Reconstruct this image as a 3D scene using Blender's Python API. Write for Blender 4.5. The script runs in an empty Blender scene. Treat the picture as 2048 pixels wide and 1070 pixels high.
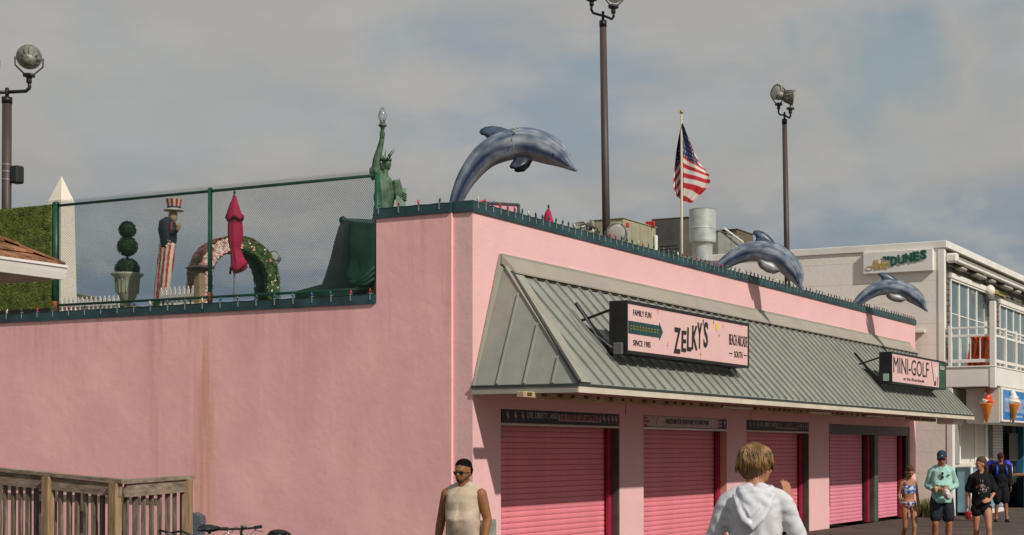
import bpy, math, random
from mathutils import Vector, Matrix, noise
random.seed(7)
PI = math.pi
sc = bpy.context.scene
COL = sc.collection

# ---------------------------------------------------------------- camera
YAW, PIT, ROLL, FPX = 0.4547, 0.0156, -0.0017, 3134.4
PPX, PPY = 1265.0, 852.2
CAM = Vector((-19.48, -12.116, 1.85))
Fv = Vector((math.cos(YAW)*math.cos(PIT), math.sin(YAW)*math.cos(PIT), math.sin(PIT)))
R0 = Vector((math.sin(YAW), -math.cos(YAW), 0)); U0 = R0.cross(Fv)
Rv = R0*math.cos(ROLL)+U0*math.sin(ROLL); Uv = -R0*math.sin(ROLL)+U0*math.cos(ROLL)
cd = bpy.data.cameras.new('camera'); cam = bpy.data.objects.new('camera', cd); COL.objects.link(cam)
cd.sensor_fit = 'HORIZONTAL'; cd.sensor_width = 36; cd.lens = 36*FPX/2048
cd.shift_x = (1024-PPX)/2048; cd.shift_y = (PPY-535)/2048
cd.clip_start = 0.1; cd.clip_end = 3000
Mx = Matrix.Identity(4)
for i in range(3):
    Mx[i][0] = Rv[i]; Mx[i][1] = Uv[i]; Mx[i][2] = -Fv[i]; Mx[i][3] = CAM[i]
cam.matrix_world = Mx
sc.camera = cam

# ---------------------------------------------------------------- sun, sky, exposure
SUNV = Vector((-0.66, -1.74, 1.45)).normalized()
sd = bpy.data.lights.new('sun', 'SUN'); sd.energy = 3.6; sd.angle = math.radians(1.0); sd.color = (1.0, .94, .86)
sun = bpy.data.objects.new('sun', sd); COL.objects.link(sun)
sun.rotation_euler = SUNV.to_track_quat('Z', 'Y').to_euler()
sun.location = (-10, -30, 25)
sc.view_settings.view_transform = 'Standard'; sc.view_settings.look = 'None'
sc.view_settings.exposure = 0; sc.view_settings.gamma = 1
w = bpy.data.worlds.new("World"); sc.world = w; w.use_nodes = True
nt = w.node_tree; nt.nodes.clear()
def WN(t, **k):
    n = nt.nodes.new(t)
    for a, b in k.items(): setattr(n, a, b)
    return n
L = nt.links.new
out = WN('ShaderNodeOutputWorld'); bg = WN('ShaderNodeBackground'); bg.inputs['Strength'].default_value = 0.1
sky = WN('ShaderNodeTexSky'); sky.sky_type = 'NISHITA'; sky.sun_disc = False
sky.sun_elevation = math.asin(SUNV.z); sky.sun_rotation = math.atan2(SUNV.x, SUNV.y)
sky.dust_density = 3; sky.air_density = 1.2
tc = WN('ShaderNodeTexCoord')
def wnoise(scale, loc, det, rough, rotz=0.0):
    mp = WN('ShaderNodeMapping'); mp.inputs['Scale'].default_value = scale; mp.inputs['Location'].default_value = loc
    mp.inputs['Rotation'].default_value = (0, 0, rotz)
    L(tc.outputs['Generated'], mp.inputs['Vector'])
    n = WN('ShaderNodeTexNoise'); n.inputs['Scale'].default_value = 1; n.inputs['Detail'].default_value = det
    n.inputs['Roughness'].default_value = rough
    L(mp.outputs['Vector'], n.inputs['Vector']); return n.outputs['Fac']
def wramp(fac, stops):
    r = WN('ShaderNodeValToRGB'); r.color_ramp.elements.remove(r.color_ramp.elements[1])
    for i, (p, c) in enumerate(stops):
        e = r.color_ramp.elements[0] if i == 0 else r.color_ramp.elements.new(p)
        e.position = p; e.color = (c[0], c[1], c[2], 1)
    r.color_ramp.interpolation = 'EASE'
    L(fac, r.inputs['Fac']); return r.outputs['Color']
def wmix(fac, a, b):
    m = WN('ShaderNodeMix'); m.data_type = 'RGBA'
    if hasattr(fac, 'is_linked'): L(fac, m.inputs['Factor'])
    else: m.inputs['Factor'].default_value = fac
    for s, v in ((m.inputs['A'], a), (m.inputs['B'], b)):
        if hasattr(v, 'is_linked'): L(v, s)
        else: s.default_value = (*v, 1)
    return m.outputs['Result']
big = wnoise((3.6, 3.6, 13), (1.3, .4, 2.2), 6, .52, .35)
fine = wnoise((11, 11, 26), (3.1, .2, .7), 5, .5)
sep = WN('ShaderNodeSeparateXYZ'); L(tc.outputs['Generated'], sep.inputs[0])
elev = wramp(sep.outputs['Z'], [(0.0, (1.3, 1.9, 2.6)), (.105, (1.4, 2.0, 2.7)), (.135, (2.1, 2.6, 3.05)), (.165, (3.0, 3.1, 3.25)), (.205, (4.0, 3.85, 3.65)), (.25, (3.9, 3.9, 3.85)), (.33, (3.4, 3.75, 4.1)), (.6, (3.3, 3.7, 4.1)), (1.0, (3.2, 3.6, 4.1))])
warm = (4.1, 3.9, 3.6); cool = (2.6, 3.2, 3.85)
cl = wmix(wramp(big, [(.36, (.0,)*3), (.60, (1,)*3)]), cool, warm)
cl = wmix(wramp(sep.outputs['Z'], [(.08, (.10,)*3), (.15, (.55,)*3), (.22, (.85,)*3)]), elev, cl)
cl = wmix(wramp(fine, [(.42, (.0,)*3), (.66, (.55,)*3)]), cl, (4.6, 4.45, 4.2))
puff = wnoise((16, 16, 26), (.0, 5.2, 1.0), 5, .55)
pm = wramp(puff, [(.58, (0,)*3), (.66, (1,)*3)])
low = wramp(sep.outputs['Z'], [(.05, (0,)*3), (.10, (.32,)*3), (.145, (.25,)*3), (.18, (0,)*3)])
mul = WN('ShaderNodeMath', operation='MULTIPLY'); L(pm, mul.inputs[0]); L(low, mul.inputs[1])
cl = wmix(mul.outputs[0], cl, (5.0, 4.7, 4.2))
gap = wnoise((5.5, 5.5, 11), (.9, 2.6, .35), 4, .5)
gm0 = wramp(gap, [(.50, (.04,)*3), (.64, (.28,)*3)])
def dirblob(u, v, r0, r1, amt):
    d = (Fv+Rv*((u-PPX)/FPX)-Uv*((v-PPY)/FPX)).normalized()
    vd = WN('ShaderNodeVectorMath', operation='DISTANCE'); vd.inputs[1].default_value = d
    ad = WN('ShaderNodeMix'); ad.data_type = 'VECTOR'; ad.inputs['Factor'].default_value = 0
    nn = WN('ShaderNodeTexNoise'); nn.inputs['Scale'].default_value = 14; nn.inputs['Detail'].default_value = 5; nn.inputs['Roughness'].default_value = .55; L(tc.outputs['Generated'], nn.inputs['Vector'])
    sc_ = WN('ShaderNodeVectorMath', operation='MULTIPLY_ADD'); L(nn.outputs['Color'], sc_.inputs[0]); sc_.inputs[1].default_value = (.11, .11, .09); L(tc.outputs['Generated'], sc_.inputs[2])
    of = WN('ShaderNodeVectorMath', operation='SUBTRACT'); L(sc_.outputs[0], of.inputs[0]); of.inputs[1].default_value = (.055, .055, .045)
    L(of.outputs[0], vd.inputs[0])
    mr = WN('ShaderNodeMapRange'); mr.interpolation_type = 'SMOOTHSTEP'; L(vd.outputs['Value'], mr.inputs['Value']); mr.inputs['From Min'].default_value = r0; mr.inputs['From Max'].default_value = r1; mr.inputs['To Min'].default_value = amt; mr.inputs['To Max'].default_value = 0
    return mr.outputs[0]
def wmax(a, b):
    m = WN('ShaderNodeMath', operation='MAXIMUM'); L(a, m.inputs[0]); L(b, m.inputs[1]); return m.outputs[0]
gm = gm0
for q in ((1790, 125, .012, .055, .65), (1650, 100, .0, .028, .45), (770, 80, .0, .038, .5), (500, 130, .0, .03, .35), (1180, 70, .0, .035, .35), (180, 60, .0, .05, .25), (2040, 120, .0, .05, .4)): gm = wmax(gm, dirblob(*q))
tint = wmix(.75, sky.outputs['Color'], (2.2, 3.2, 3.65))
fin = wmix(gm, cl, tint)
L(fin, bg.inputs['Color']); L(bg.outputs[0], out.inputs['Surface'])

# ---------------------------------------------------------------- helpers
def rayd(u, v): return Fv+Rv*((u-PPX)/FPX)-Uv*((v-PPY)/FPX)
def on(axis, val, u, v):
    d = rayd(u, v); return CAM+d*((val-CAM[axis])/d[axis])
def at(u, v, D): return CAM+rayd(u, v)*D

def hexc(r, g, b): return tuple(((c/255)/12.92 if c/255 <= .04045 else ((c/255+.055)/1.055)**2.4) for c in (r, g, b))
MATS = {}
def mat(name, col, rough=.6, metal=0, var=.12, vscale=3, bump=0, bscale=40, spec=.4, stretch=(1, 1, 1), var2=None, alpha=None, trans=0, coat=0, vcol=None, scuff=None, wave=0):
    if name in MATS: return MATS[name]
    m = bpy.data.materials.new(name); m.use_nodes = True; n = m.node_tree.nodes; l = m.node_tree.links.new
    b = n['Principled BSDF']; b.inputs['Roughness'].default_value = rough; b.inputs['Metallic'].default_value = metal
    b.inputs['Specular IOR Level'].default_value = spec
    if coat: b.inputs['Coat Weight'].default_value = coat
    if trans: b.inputs['Transmission Weight'].default_value = trans
    t = n.new('ShaderNodeTexCoord'); mp = n.new('ShaderNodeMapping'); mp.inputs['Scale'].default_value = stretch
    l(t.outputs['Object'], mp.inputs['Vector'])
    nz = n.new('ShaderNodeTexNoise'); nz.inputs['Scale'].default_value = vscale; nz.inputs['Detail'].default_value = 6; nz.inputs['Roughness'].default_value = .6
    l(mp.outputs['Vector'], nz.inputs['Vector'])
    rp = n.new('ShaderNodeValToRGB'); e = rp.color_ramp.elements
    c2 = var2 or tuple(max(0, c*(1-2*var)) for c in col); c1 = tuple(min(1, c*(1+var)) for c in col) if not var2 else col
    e[0].position = .32; e[0].color = (*c2, 1); e[1].position = .68; e[1].color = (*c1, 1)
    l(nz.outputs['Fac'], rp.inputs['Fac'])
    src = rp.outputs['Color']
    if vcol:
        at_ = n.new('ShaderNodeVertexColor'); at_.layer_name = vcol
        mx = n.new('ShaderNodeMix'); mx.data_type = 'RGBA'; mx.blend_type = 'MULTIPLY'; mx.inputs['Factor'].default_value = 1
        l(src, mx.inputs['A']); l(at_.outputs['Color'], mx.inputs['B']); src = mx.outputs['Result']
    if scuff:
        cs, ss, st_, lo, hi = scuff
        m2 = n.new('ShaderNodeMapping'); m2.inputs['Scale'].default_value = st_; l(t.outputs['Object'], m2.inputs['Vector'])
        n2 = n.new('ShaderNodeTexNoise'); n2.inputs['Scale'].default_value = ss; n2.inputs['Detail'].default_value = 7; n2.inputs['Roughness'].default_value = .65; l(m2.outputs['Vector'], n2.inputs['Vector'])
        r2 = n.new('ShaderNodeMapRange'); l(n2.outputs['Fac'], r2.inputs['Value']); r2.inputs['From Min'].default_value = lo; r2.inputs['From Max'].default_value = hi; r2.inputs['To Max'].default_value = .7
        mx2 = n.new('ShaderNodeMix'); mx2.data_type = 'RGBA'; l(r2.outputs[0], mx2.inputs['Factor']); l(src, mx2.inputs['A']); mx2.inputs['B'].default_value = (*cs, 1); src = mx2.outputs['Result']
    l(src, b.inputs['Base Color'])
    # roughness wear
    mr = n.new('ShaderNodeMapRange'); mr.inputs['To Min'].default_value = max(.02, rough-.08); mr.inputs['To Max'].default_value = min(1, rough+.1)
    l(nz.outputs['Fac'], mr.inputs['Value']); l(mr.outputs['Result'], b.inputs['Roughness'])
    if bump:
        bn = n.new('ShaderNodeTexNoise'); bn.inputs['Scale'].default_value = bscale; bn.inputs['Detail'].default_value = 4
        l(mp.outputs['Vector'], bn.inputs['Vector'])
        bp = n.new('ShaderNodeBump'); bp.inputs['Strength'].default_value = bump; bp.inputs['Distance'].default_value = .02
        l(bn.outputs['Fac'], bp.inputs['Height']); l(bp.outputs['Normal'], b.inputs['Normal'])
        if wave:
            b3 = n.new('ShaderNodeTexNoise'); b3.inputs['Scale'].default_value = 1.7; b3.inputs['Detail'].default_value = 3; l(mp.outputs['Vector'], b3.inputs['Vector'])
            p3 = n.new('ShaderNodeBump'); p3.inputs['Strength'].default_value = wave; p3.inputs['Distance'].default_value = .12
            l(b3.outputs['Fac'], p3.inputs['Height']); l(p3.outputs['Normal'], bp.inputs['Normal'])
    MATS[name] = m; return m

class MB:
    def __init__(s): s.v = []; s.f = []; s.c = []
    def add(s, vs, fs):
        o = len(s.v); s.v += [Vector(p) for p in vs]; s.f += [tuple(i+o for i in f) for f in fs]; return s
    def box(s, a, b):
        x0, y0, z0 = a; x1, y1, z1 = b
        if x0 > x1: x0, x1 = x1, x0
        if y0 > y1: y0, y1 = y1, y0
        if z0 > z1: z0, z1 = z1, z0
        return s.add([(x0,y0,z0),(x1,y0,z0),(x1,y1,z0),(x0,y1,z0),(x0,y0,z1),(x1,y0,z1),(x1,y1,z1),(x0,y1,z1)],
              [(0,3,2,1),(4,5,6,7),(0,1,5,4),(1,2,6,5),(2,3,7,6),(3,0,4,7)])
    def bbox(s, a, b, bv=.01):
        "box with chamfered edges"
        x0, y0, z0 = [min(p, q) for p, q in zip(a, b)]; x1, y1, z1 = [max(p, q) for p, q in zip(a, b)]
        bv = min(bv, (x1-x0)*.4, (y1-y0)*.4, (z1-z0)*.4)
        import bmesh
        bm = bmesh.new(); bmesh.ops.create_cube(bm, size=1)
        for q in bm.verts: q.co = Vector(((x0+x1)/2+q.co.x*(x1-x0), (y0+y1)/2+q.co.y*(y1-y0), (z0+z1)/2+q.co.z*(z1-z0)))
        bmesh.ops.bevel(bm, geom=bm.edges[:], offset=bv, segments=1, affect='EDGES')
        bm.verts.index_update(); s.add([q.co.copy() for q in bm.verts], [[q.index for q in f.verts] for f in bm.faces]); bm.free(); return s
    def bar(s, p, q, w, h, up=Vector((0,0,1))):
        p = Vector(p); q = Vector(q); d = (q-p).normalized(); r = d.cross(Vector(up))
        if r.length < 1e-4: r = d.cross(Vector((1,0,0)))
        r.normalize(); u = r.cross(d); vs = []
        for e in (p, q):
            for a, b in ((-1,-1),(1,-1),(1,1),(-1,1)): vs.append(e+r*a*w/2+u*b*h/2)
        return s.add(vs, [(0,1,2,3),(7,6,5,4),(0,4,5,1),(1,5,6,2),(2,6,7,3),(3,7,4,0)])
    def tube(s, pts, rad, n=8, caps=True, ell=None):
        pts = [Vector(p) for p in pts]; k = len(pts); rad = [rad]*k if not hasattr(rad, '__len__') else rad
        vs = []; fs = []; prev = None
        for i, p in enumerate(pts):
            d = (pts[min(i+1, k-1)]-pts[max(i-1, 0)]).normalized()
            if prev is None:
                a = d.cross(Vector((0,0,1)));
                if a.length < .05: a = d.cross(Vector((0,1,0)))
            else:
                a = prev-d*prev.dot(d)
            a.normalize(); prev = a; b = d.cross(a)
            r = rad[i]; ra, rb = (r, r) if ell is None else (r*ell[0], r*ell[1])
            for j in range(n):
                t = 2*PI*j/n; vs.append(p+a*math.cos(t)*ra+b*math.sin(t)*rb)
        for i in range(k-1):
            for j in range(n):
                fs.append((i*n+j, i*n+(j+1) % n, (i+1)*n+(j+1) % n, (i+1)*n+j))
        if caps: fs.append(tuple(range(n-1, -1, -1))); fs.append(tuple((k-1)*n+j for j in range(n)))
        return s.add(vs, fs)
    def lathe(s, prof, c=(0,0,0), n=16, sx=1, sy=1):
        vs = []; fs = []; c = Vector(c); k = len(prof)
        for r, z in prof:
            for j in range(n):
                t = 2*PI*j/n; vs.append(c+Vector((r*math.cos(t)*sx, r*math.sin(t)*sy, z)))
        for i in range(k-1):
            for j in range(n): fs.append((i*n+j, i*n+(j+1) % n, (i+1)*n+(j+1) % n, (i+1)*n+j))
        fs.append(tuple(range(n-1, -1, -1))); fs.append(tuple((k-1)*n+j for j in range(n)))
        return s.add(vs, fs)
    def ell(s, c, r, n=12, m=8, rot=None):
        vs = []; fs = []; c = Vector(c); r = (r,)*3 if not hasattr(r, '__len__') else r
        for i in range(1, m):
            ph = PI*i/m
            for j in range(n):
                t = 2*PI*j/n; q = Vector((r[0]*math.sin(ph)*math.cos(t), r[1]*math.sin(ph)*math.sin(t), r[2]*math.cos(ph)))
                vs.append(c+(rot@q if rot else q))
        T = Vector((0,0,r[2])); T = rot@T if rot else T
        vs += [c+T, c-T]; a = len(vs)-2; b = a+1
        for i in range(m-2):
            for j in range(n): fs.append((i*n+j, (i+1)*n+j, (i+1)*n+(j+1) % n, i*n+(j+1) % n))
        for j in range(n): fs.append((a, j, (j+1) % n)); fs.append((b, (m-2)*n+(j+1) % n, (m-2)*n+j))
        return s.add(vs, fs)
    def cap(s, p, q, r1, r2, n=10):
        "tapered capsule"
        p = Vector(p); q = Vector(q); s.tube([p, q], [r1, r2], n); s.ell(p, r1, n, 6); s.ell(q, r2, n, 6); return s
    def poly(s, pts, off):
        "extrude a planar polygon by vector off"
        pts = [Vector(p) for p in pts]; off = Vector(off); k = len(pts)
        return s.add(pts+[p+off for p in pts], [tuple(range(k-1, -1, -1)), tuple(range(k, 2*k))]+[(i, (i+1) % k, k+(i+1) % k, k+i) for i in range(k)])
    def xform(s, M): s.v = [M@p for p in s.v]; return s
    def mesh(s, name, smooth=False, off=None):
        me = bpy.data.meshes.new(name); o = off or Vector((0,0,0))
        me.from_pydata([tuple(p-o) for p in s.v], [], s.f)
        me.validate(); me.update()
        if smooth: me.polygons.foreach_set('use_smooth', [True]*len(me.polygons))
        return me
    def build(s, name, m, parent=None, smooth=False, **tags):
        off = Vector(parent.get('_o', (0,0,0))) if parent else Vector((0,0,0))
        return put(s.mesh(name, smooth, off), name, m, parent, **tags)
ALL = []
def put(me, name, m, parent=None, loc=None, **tags):
    o = bpy.data.objects.new(name, me); COL.objects.link(o)
    if m is not None:
        if len(me.materials) == 0: me.materials.append(m)
    if parent:
        o.parent = parent
        if '_o' in parent: o['_o'] = parent['_o']
    if loc is not None:
        off = Vector(parent.get('_o', (0,0,0))) if parent else Vector((0,0,0))
        o.location = Vector(loc)-off
    for k, v in tags.items(): o[k] = v
    ALL.append(o); return o
def thing(name, label, cat, loc=(0,0,0), group=None):
    o = bpy.data.objects.new(name, None); COL.objects.link(o); o.location = loc; o.empty_display_size = .2
    o['label'] = label; o['category'] = cat; o['_o'] = tuple(loc)
    if group: o['group'] = group
    ALL.append(o); return o
def one(mb, name, m, label, cat, group=None, smooth=False):
    o = mb.build(name, m, None, smooth, label=label, category=cat)
    if group: o['group'] = group
    return o
def kids(o): return [c for c in ALL if c.parent == o]
def copy_tree(o, parent=None):
    c = o.copy(); COL.objects.link(c); c.parent = parent
    ch = kids(o); ALL.append(c)
    for k in ch: copy_tree(k, c)
    return c
def remesh(mb, voxel, it=6, fn=None, name='m'):
    me = mb.mesh(name); o = bpy.data.objects.new('tmp', me); COL.objects.link(o)
    r = o.modifiers.new('r', 'REMESH'); r.mode = 'VOXEL'; r.voxel_size = voxel; r.use_smooth_shade = True
    if it:
        sm = o.modifiers.new('s', 'SMOOTH'); sm.iterations = it; sm.factor = .6
    dg = bpy.context.evaluated_depsgraph_get(); ev = o.evaluated_get(dg)
    nm = bpy.data.meshes.new_from_object(ev, depsgraph=dg)
    bpy.data.objects.remove(o); bpy.data.meshes.remove(me)
    if fn:
        nm.update(); ns = [v.normal.copy() for v in nm.vertices]
        for v, q in zip(nm.vertices, ns): v.co = fn(v.co.copy(), q)
    nm.update(); nm.polygons.foreach_set('use_smooth', [True]*len(nm.polygons)); nm.name = name
    return nm
def off_mesh(me, off):
    for v in me.vertices: v.co = v.co-off
    return me
def text_mesh(s, o, ux, uz, wd, ht, depth=.006, shear=0, bold=0.0, spacing=1):
    "lettering filling a box: o lower-left corner, ux along, uz up"
    cu = bpy.data.curves.new('t', 'FONT'); cu.body = s; cu.extrude = .5; cu.resolution_u = 3; cu.shear = shear; cu.offset = bold; cu.space_character = spacing
    t = bpy.data.objects.new('t', cu); COL.objects.link(t)
    dg = bpy.context.evaluated_depsgraph_get(); me = bpy.data.meshes.new_from_object(t.evaluated_get(dg), depsgraph=dg)
    bpy.data.objects.remove(t); bpy.data.curves.remove(cu)
    xs = [v.co.x for v in me.vertices]; ys = [v.co.y for v in me.vertices]
    x0, x1, y0, y1 = min(xs), max(xs), min(ys), max(ys)
    ux = Vector(ux).normalized(); uz = Vector(uz).normalized(); n = ux.cross(uz); o = Vector(o)
    mb = MB(); mb.v = [o+ux*((v.co.x-x0)/(x1-x0)*wd)+uz*((v.co.y-y0)/(y1-y0)*ht)+n*(v.co.z+.5)*depth for v in me.vertices]
    mb.f = [tuple(p.vertices) for p in me.polygons]; bpy.data.meshes.remove(me); return mb
def merge(*ms):
    r = MB()
    for m in ms: r.add(m.v, m.f)
    return r

# ---------------------------------------------------------------- materials
def wall_paint(name, base, stain=None):
    m = mat(name, base, rough=.85, var=.035, vscale=.9, bump=.25, bscale=14, spec=.2)
    return m
PINK = hexc(226, 165, 162)
pink = mat('pink_stucco', (.76, .455, .45), rough=.85, var=.03, vscale=.8, bump=.2, bscale=12, spec=.15, wave=.08, scuff=((.42, .22, .20), 2.2, (1, 1, 1.6), .66, .80))
# sea-air rust streaks and drips on the long side wall
def side_paint():
    m = mat('pink_side_stucco', (.86, .465, .455), rough=.9, var=.05, vscale=.9, bump=.2, bscale=9, spec=.12, wave=.09, scuff=((.50, .27, .25), 2.6, (1, 1, 1.3), .66, .82))
    n = m.node_tree.nodes; l = m.node_tree.links.new; b = n['Principled BSDF']
    src = b.inputs['Base Color'].links[0].from_socket
    t = n.new('ShaderNodeTexCoord'); sp = n.new('ShaderNodeSeparateXYZ'); l(t.outputs['Object'], sp.inputs[0])
    def band(y0, wd, col, top, amt, src, seed):
        mp = n.new('ShaderNodeMapping'); mp.inputs['Scale'].default_value = (1, 7, .5); mp.inputs['Location'].default_value = (seed, 0, 0)
        l(t.outputs['Object'], mp.inputs['Vector'])
        nz = n.new('ShaderNodeTexNoise'); nz.inputs['Scale'].default_value = 1.6; nz.inputs['Detail'].default_value = 5; l(mp.outputs[0], nz.inputs['Vector'])
        a = n.new('ShaderNodeMath'); a.operation = 'SUBTRACT'; l(sp.outputs['Y'], a.inputs[0]); a.inputs[1].default_value = y0
        b2 = n.new('ShaderNodeMath'); b2.operation = 'ABSOLUTE'; l(a.outputs[0], b2.inputs[0])
        r = n.new('ShaderNodeMapRange'); r.interpolation_type = 'SMOOTHSTEP'; l(b2.outputs[0], r.inputs['Value']); r.inputs['From Min'].default_value = 0; r.inputs['From Max'].default_value = wd
        r.inputs['To Min'].default_value = 1; r.inputs['To Max'].default_value = 0
        z = n.new('ShaderNodeMapRange'); z.interpolation_type = 'SMOOTHSTEP'; l(sp.outputs['Z'], z.inputs['Value']); z.inputs['From Min'].default_value = top[0]; z.inputs['From Max'].default_value = top[1]
        z.inputs['To Min'].default_value = top[2]; z.inputs['To Max'].default_value = top[3]
        m1 = n.new('ShaderNodeMath'); m1.operation = 'MULTIPLY'; l(r.outputs[0], m1.inputs[0]); l(z.outputs[0], m1.inputs[1])
        nr = n.new('ShaderNodeMapRange'); l(nz.outputs['Fac'], nr.inputs['Value']); nr.inputs['From Min'].default_value = .38; nr.inputs['From Max'].default_value = .62
        m2 = n.new('ShaderNodeMath'); m2.operation = 'MULTIPLY'; l(m1.outputs[0], m2.inputs[0]); l(nr.outputs[0], m2.inputs[1])
        m3 = n.new('ShaderNodeMath'); m3.operation = 'MULTIPLY'; l(m2.outputs[0], m3.inputs[0]); m3.inputs[1].default_value = amt
        mx = n.new('ShaderNodeMix'); mx.data_type = 'RGBA'; l(m3.outputs[0], mx.inputs['Factor']); l(src, mx.inputs['A']); mx.inputs['B'].default_value = (*col, 1)
        return mx.outputs['Result']
    rust = (.62, .27, .14)
    src = band(4.98, .24, rust, (4.1, 3.0, .25, 1.0), .75, src, 3)
    src = band(5.05, .50, (.68, .35, .25), (4.1, 2.6, .3, 1), .75, src, 8)
    src = band(6.0, .32, (.52, .28, .16), (4.1, 3.0, .9, .45), .7, src, 1)
    src = band(8.6, 1.6, (.66, .35, .34), (4.1, 2.6, 1, 0), .5, src, 5)
    src = band(3.2, 1.6, (.68, .36, .35), (4.1, 1.0, .7, 0), .6, src, 6)
    # grime drips right below the coping
    mp = n.new('ShaderNodeMapping'); mp.inputs['Scale'].default_value = (1, 9, .35); l(t.outputs['Object'], mp.inputs['Vector'])
    nz = n.new('ShaderNodeTexNoise'); nz.inputs['Scale'].default_value = 1; nz.inputs['Detail'].default_value = 4; l(mp.outputs[0], nz.inputs['Vector'])
    z = n.new('ShaderNodeMapRange'); z.interpolation_type = 'SMOOTHSTEP'; l(sp.outputs['Z'], z.inputs['Value']); z.inputs['From Min'].default_value = 3.2; z.inputs['From Max'].default_value = 4.06; z.inputs['To Min'].default_value = 0; z.inputs['To Max'].default_value = .28
    nr = n.new('ShaderNodeMapRange'); l(nz.outputs['Fac'], nr.inputs['Value']); nr.inputs['From Min'].default_value = .5; nr.inputs['From Max'].default_value = .7
    m2 = n.new('ShaderNodeMath'); m2.operation = 'MULTIPLY'; l(z.outputs[0], m2.inputs[0]); l(nr.outputs[0], m2.inputs[1])
    mx = n.new('ShaderNodeMix'); mx.data_type = 'RGBA'; l(m2.outputs[0], mx.inputs['Factor']); l(src, mx.inputs['A']); mx.inputs['B'].default_value = (.45, .22, .2, 1)
    l(mx.outputs['Result'], b.inputs['Base Color'])
    return m
pinkside = side_paint()
teal = mat('teal_coping', (.022, .062, .068), rough=.5, var=.25, vscale=2, bump=.1)
metal_roof = mat('grey_green_metal', (.262, .272, .238), rough=.42, metal=.0, var=.07, vscale=2.4, spec=.5, bump=.25, bscale=2.2, scuff=((.15, .145, .115), 2.0, (1.5, 1.5, .5), .60, .78))
metal_trim = mat('beige_grey_trim', (.31, .30, .245), rough=.5, var=.05, vscale=1.2, spec=.4)
white = mat('white_paint', (.76, .73, .67), rough=.55, var=.04, vscale=1.5, bump=.05)
whitewall = mat('white_block_wall', (.80, .745, .665), rough=.85, var=.03, vscale=.5, bump=.3, bscale=8, spec=.15)
whiteshop = mat('white_shop_paint', (.62, .59, .52), rough=.7, var=.04, vscale=2, bump=.08)
cream = mat('cream_fascia', (.62, .55, .44), rough=.6, var=.08, vscale=2)
darkm = mat('black_metal', (.012, .012, .013), rough=.45, var=.3, spec=.4)
shut = mat('pink_shutter', (.76, .225, .265), rough=.5, var=.06, vscale=1.5, bump=.05, spec=.35, scuff=((.16, .03, .04), 3.2, (.8, 1, 9), .63, .72))
shut2 = mat('pink_shutter_far', (.76, .25, .33), rough=.5, var=.06, vscale=1.5, bump=.05, spec=.35)
crimson = mat('crimson_post', (.36, .012, .05), rough=.5, var=.15)
greyg = mat('grey_green_frame', (.085, .085, .07), rough=.5, var=.2, vscale=2)
peach = mat('peach_trim', (.62, .32, .24), rough=.7, var=.08)
seam = mat('dark_gap', (.02, .012, .012), rough=.8)
woodm = mat('weathered_wood', (.20, .155, .12), rough=.85, var=.3, vscale=5, bump=.4, bscale=18, stretch=(6, 6, .8), spec=.15)
woodp = mat('pale_new_wood', (.33, .225, .13), rough=.8, var=.2, vscale=4, bump=.3, bscale=14, stretch=(6, 6, .8), spec=.15)
woodh = mat('handrail_wood', (.28, .22, .165), rough=.8, var=.25, vscale=4, bump=.3, bscale=14, stretch=(1.2, 1.2, 6), spec=.15)
boardm = mat('boardwalk_planks', (.125, .098, .085), rough=.8, var=.25, vscale=1.6, bump=.3, bscale=10, stretch=(5, .6, 1), spec=.2)
green = mat('green_vinyl', (.012, .085, .045), rough=.45, var=.2, vscale=4)
meshm = mat('mesh_wire', (.018, .05, .042), rough=.4, var=.2)
rustm = mat('rusty_steel', (.20, .07, .025), rough=.8, var=.4, vscale=12, bump=.3)
turfm = mat('turf_green', (.25, .31, .06), rough=.9, var=.35, vscale=6)
turfd = mat('turf_backing', (.11, .14, .03), rough=.95, var=.4, vscale=5, bump=.6, bscale=40)

# ================================================================= SETTING
g = MB().box((-400, -400, -1.5), (400, 400, -.12)); g.build('ground', mat('beach_sand', (.32, .27, .2), rough=.95, var=.15, vscale=.3, bump=.3, bscale=4), None, kind='structure')
# boardwalk planks run across the walk: raised boards with open joints
bw = MB()
x = -32.0
while x < 75:
    wv = .136+random.uniform(-.003, .003); dz = random.uniform(-.004, .004)
    bw.box((x, -14.5, -.05+dz), (x+wv, -.02, 0+dz)); x += wv+.008
bw.build('boardwalk', boardm, None, kind='structure')
MB().box((-32, -14.5, -.12), (75, -.02, -.056)).build('boardwalk_underlay', mat('dark_joists', (.03, .025, .02), rough=.9), None, kind='structure')
MB().box((-32, .0, -.12), (-.12, 22, -.01)).build('pavement', mat('side_pavement', (.2, .19, .175), rough=.9, var=.12, vscale=1, bump=.2), None, kind='structure')

# ================================================================= ARCADE BUILDING
Lx = 23.3; HT = 5.34; HL = 4.06
B = thing('arcade_building', 'pink stucco arcade building with roller shutters and grey metal awning', 'building', (0, 0, 0))
bays = [(.80, 4.80), (5.75, 9.62), (10.67, 14.50), (15.90, 22.72)]
HB = 2.48
wl = MB(); x = 0.0
for a, b in bays:
    wl.box((x, 0, 0), (a, .34, HB)); x = b
wl.box((x, 0, 0), (Lx, .34, HB))
wl.box((0, 0, HB), (Lx, .34, HT))
wl.build('front_wall', pink, B)
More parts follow.
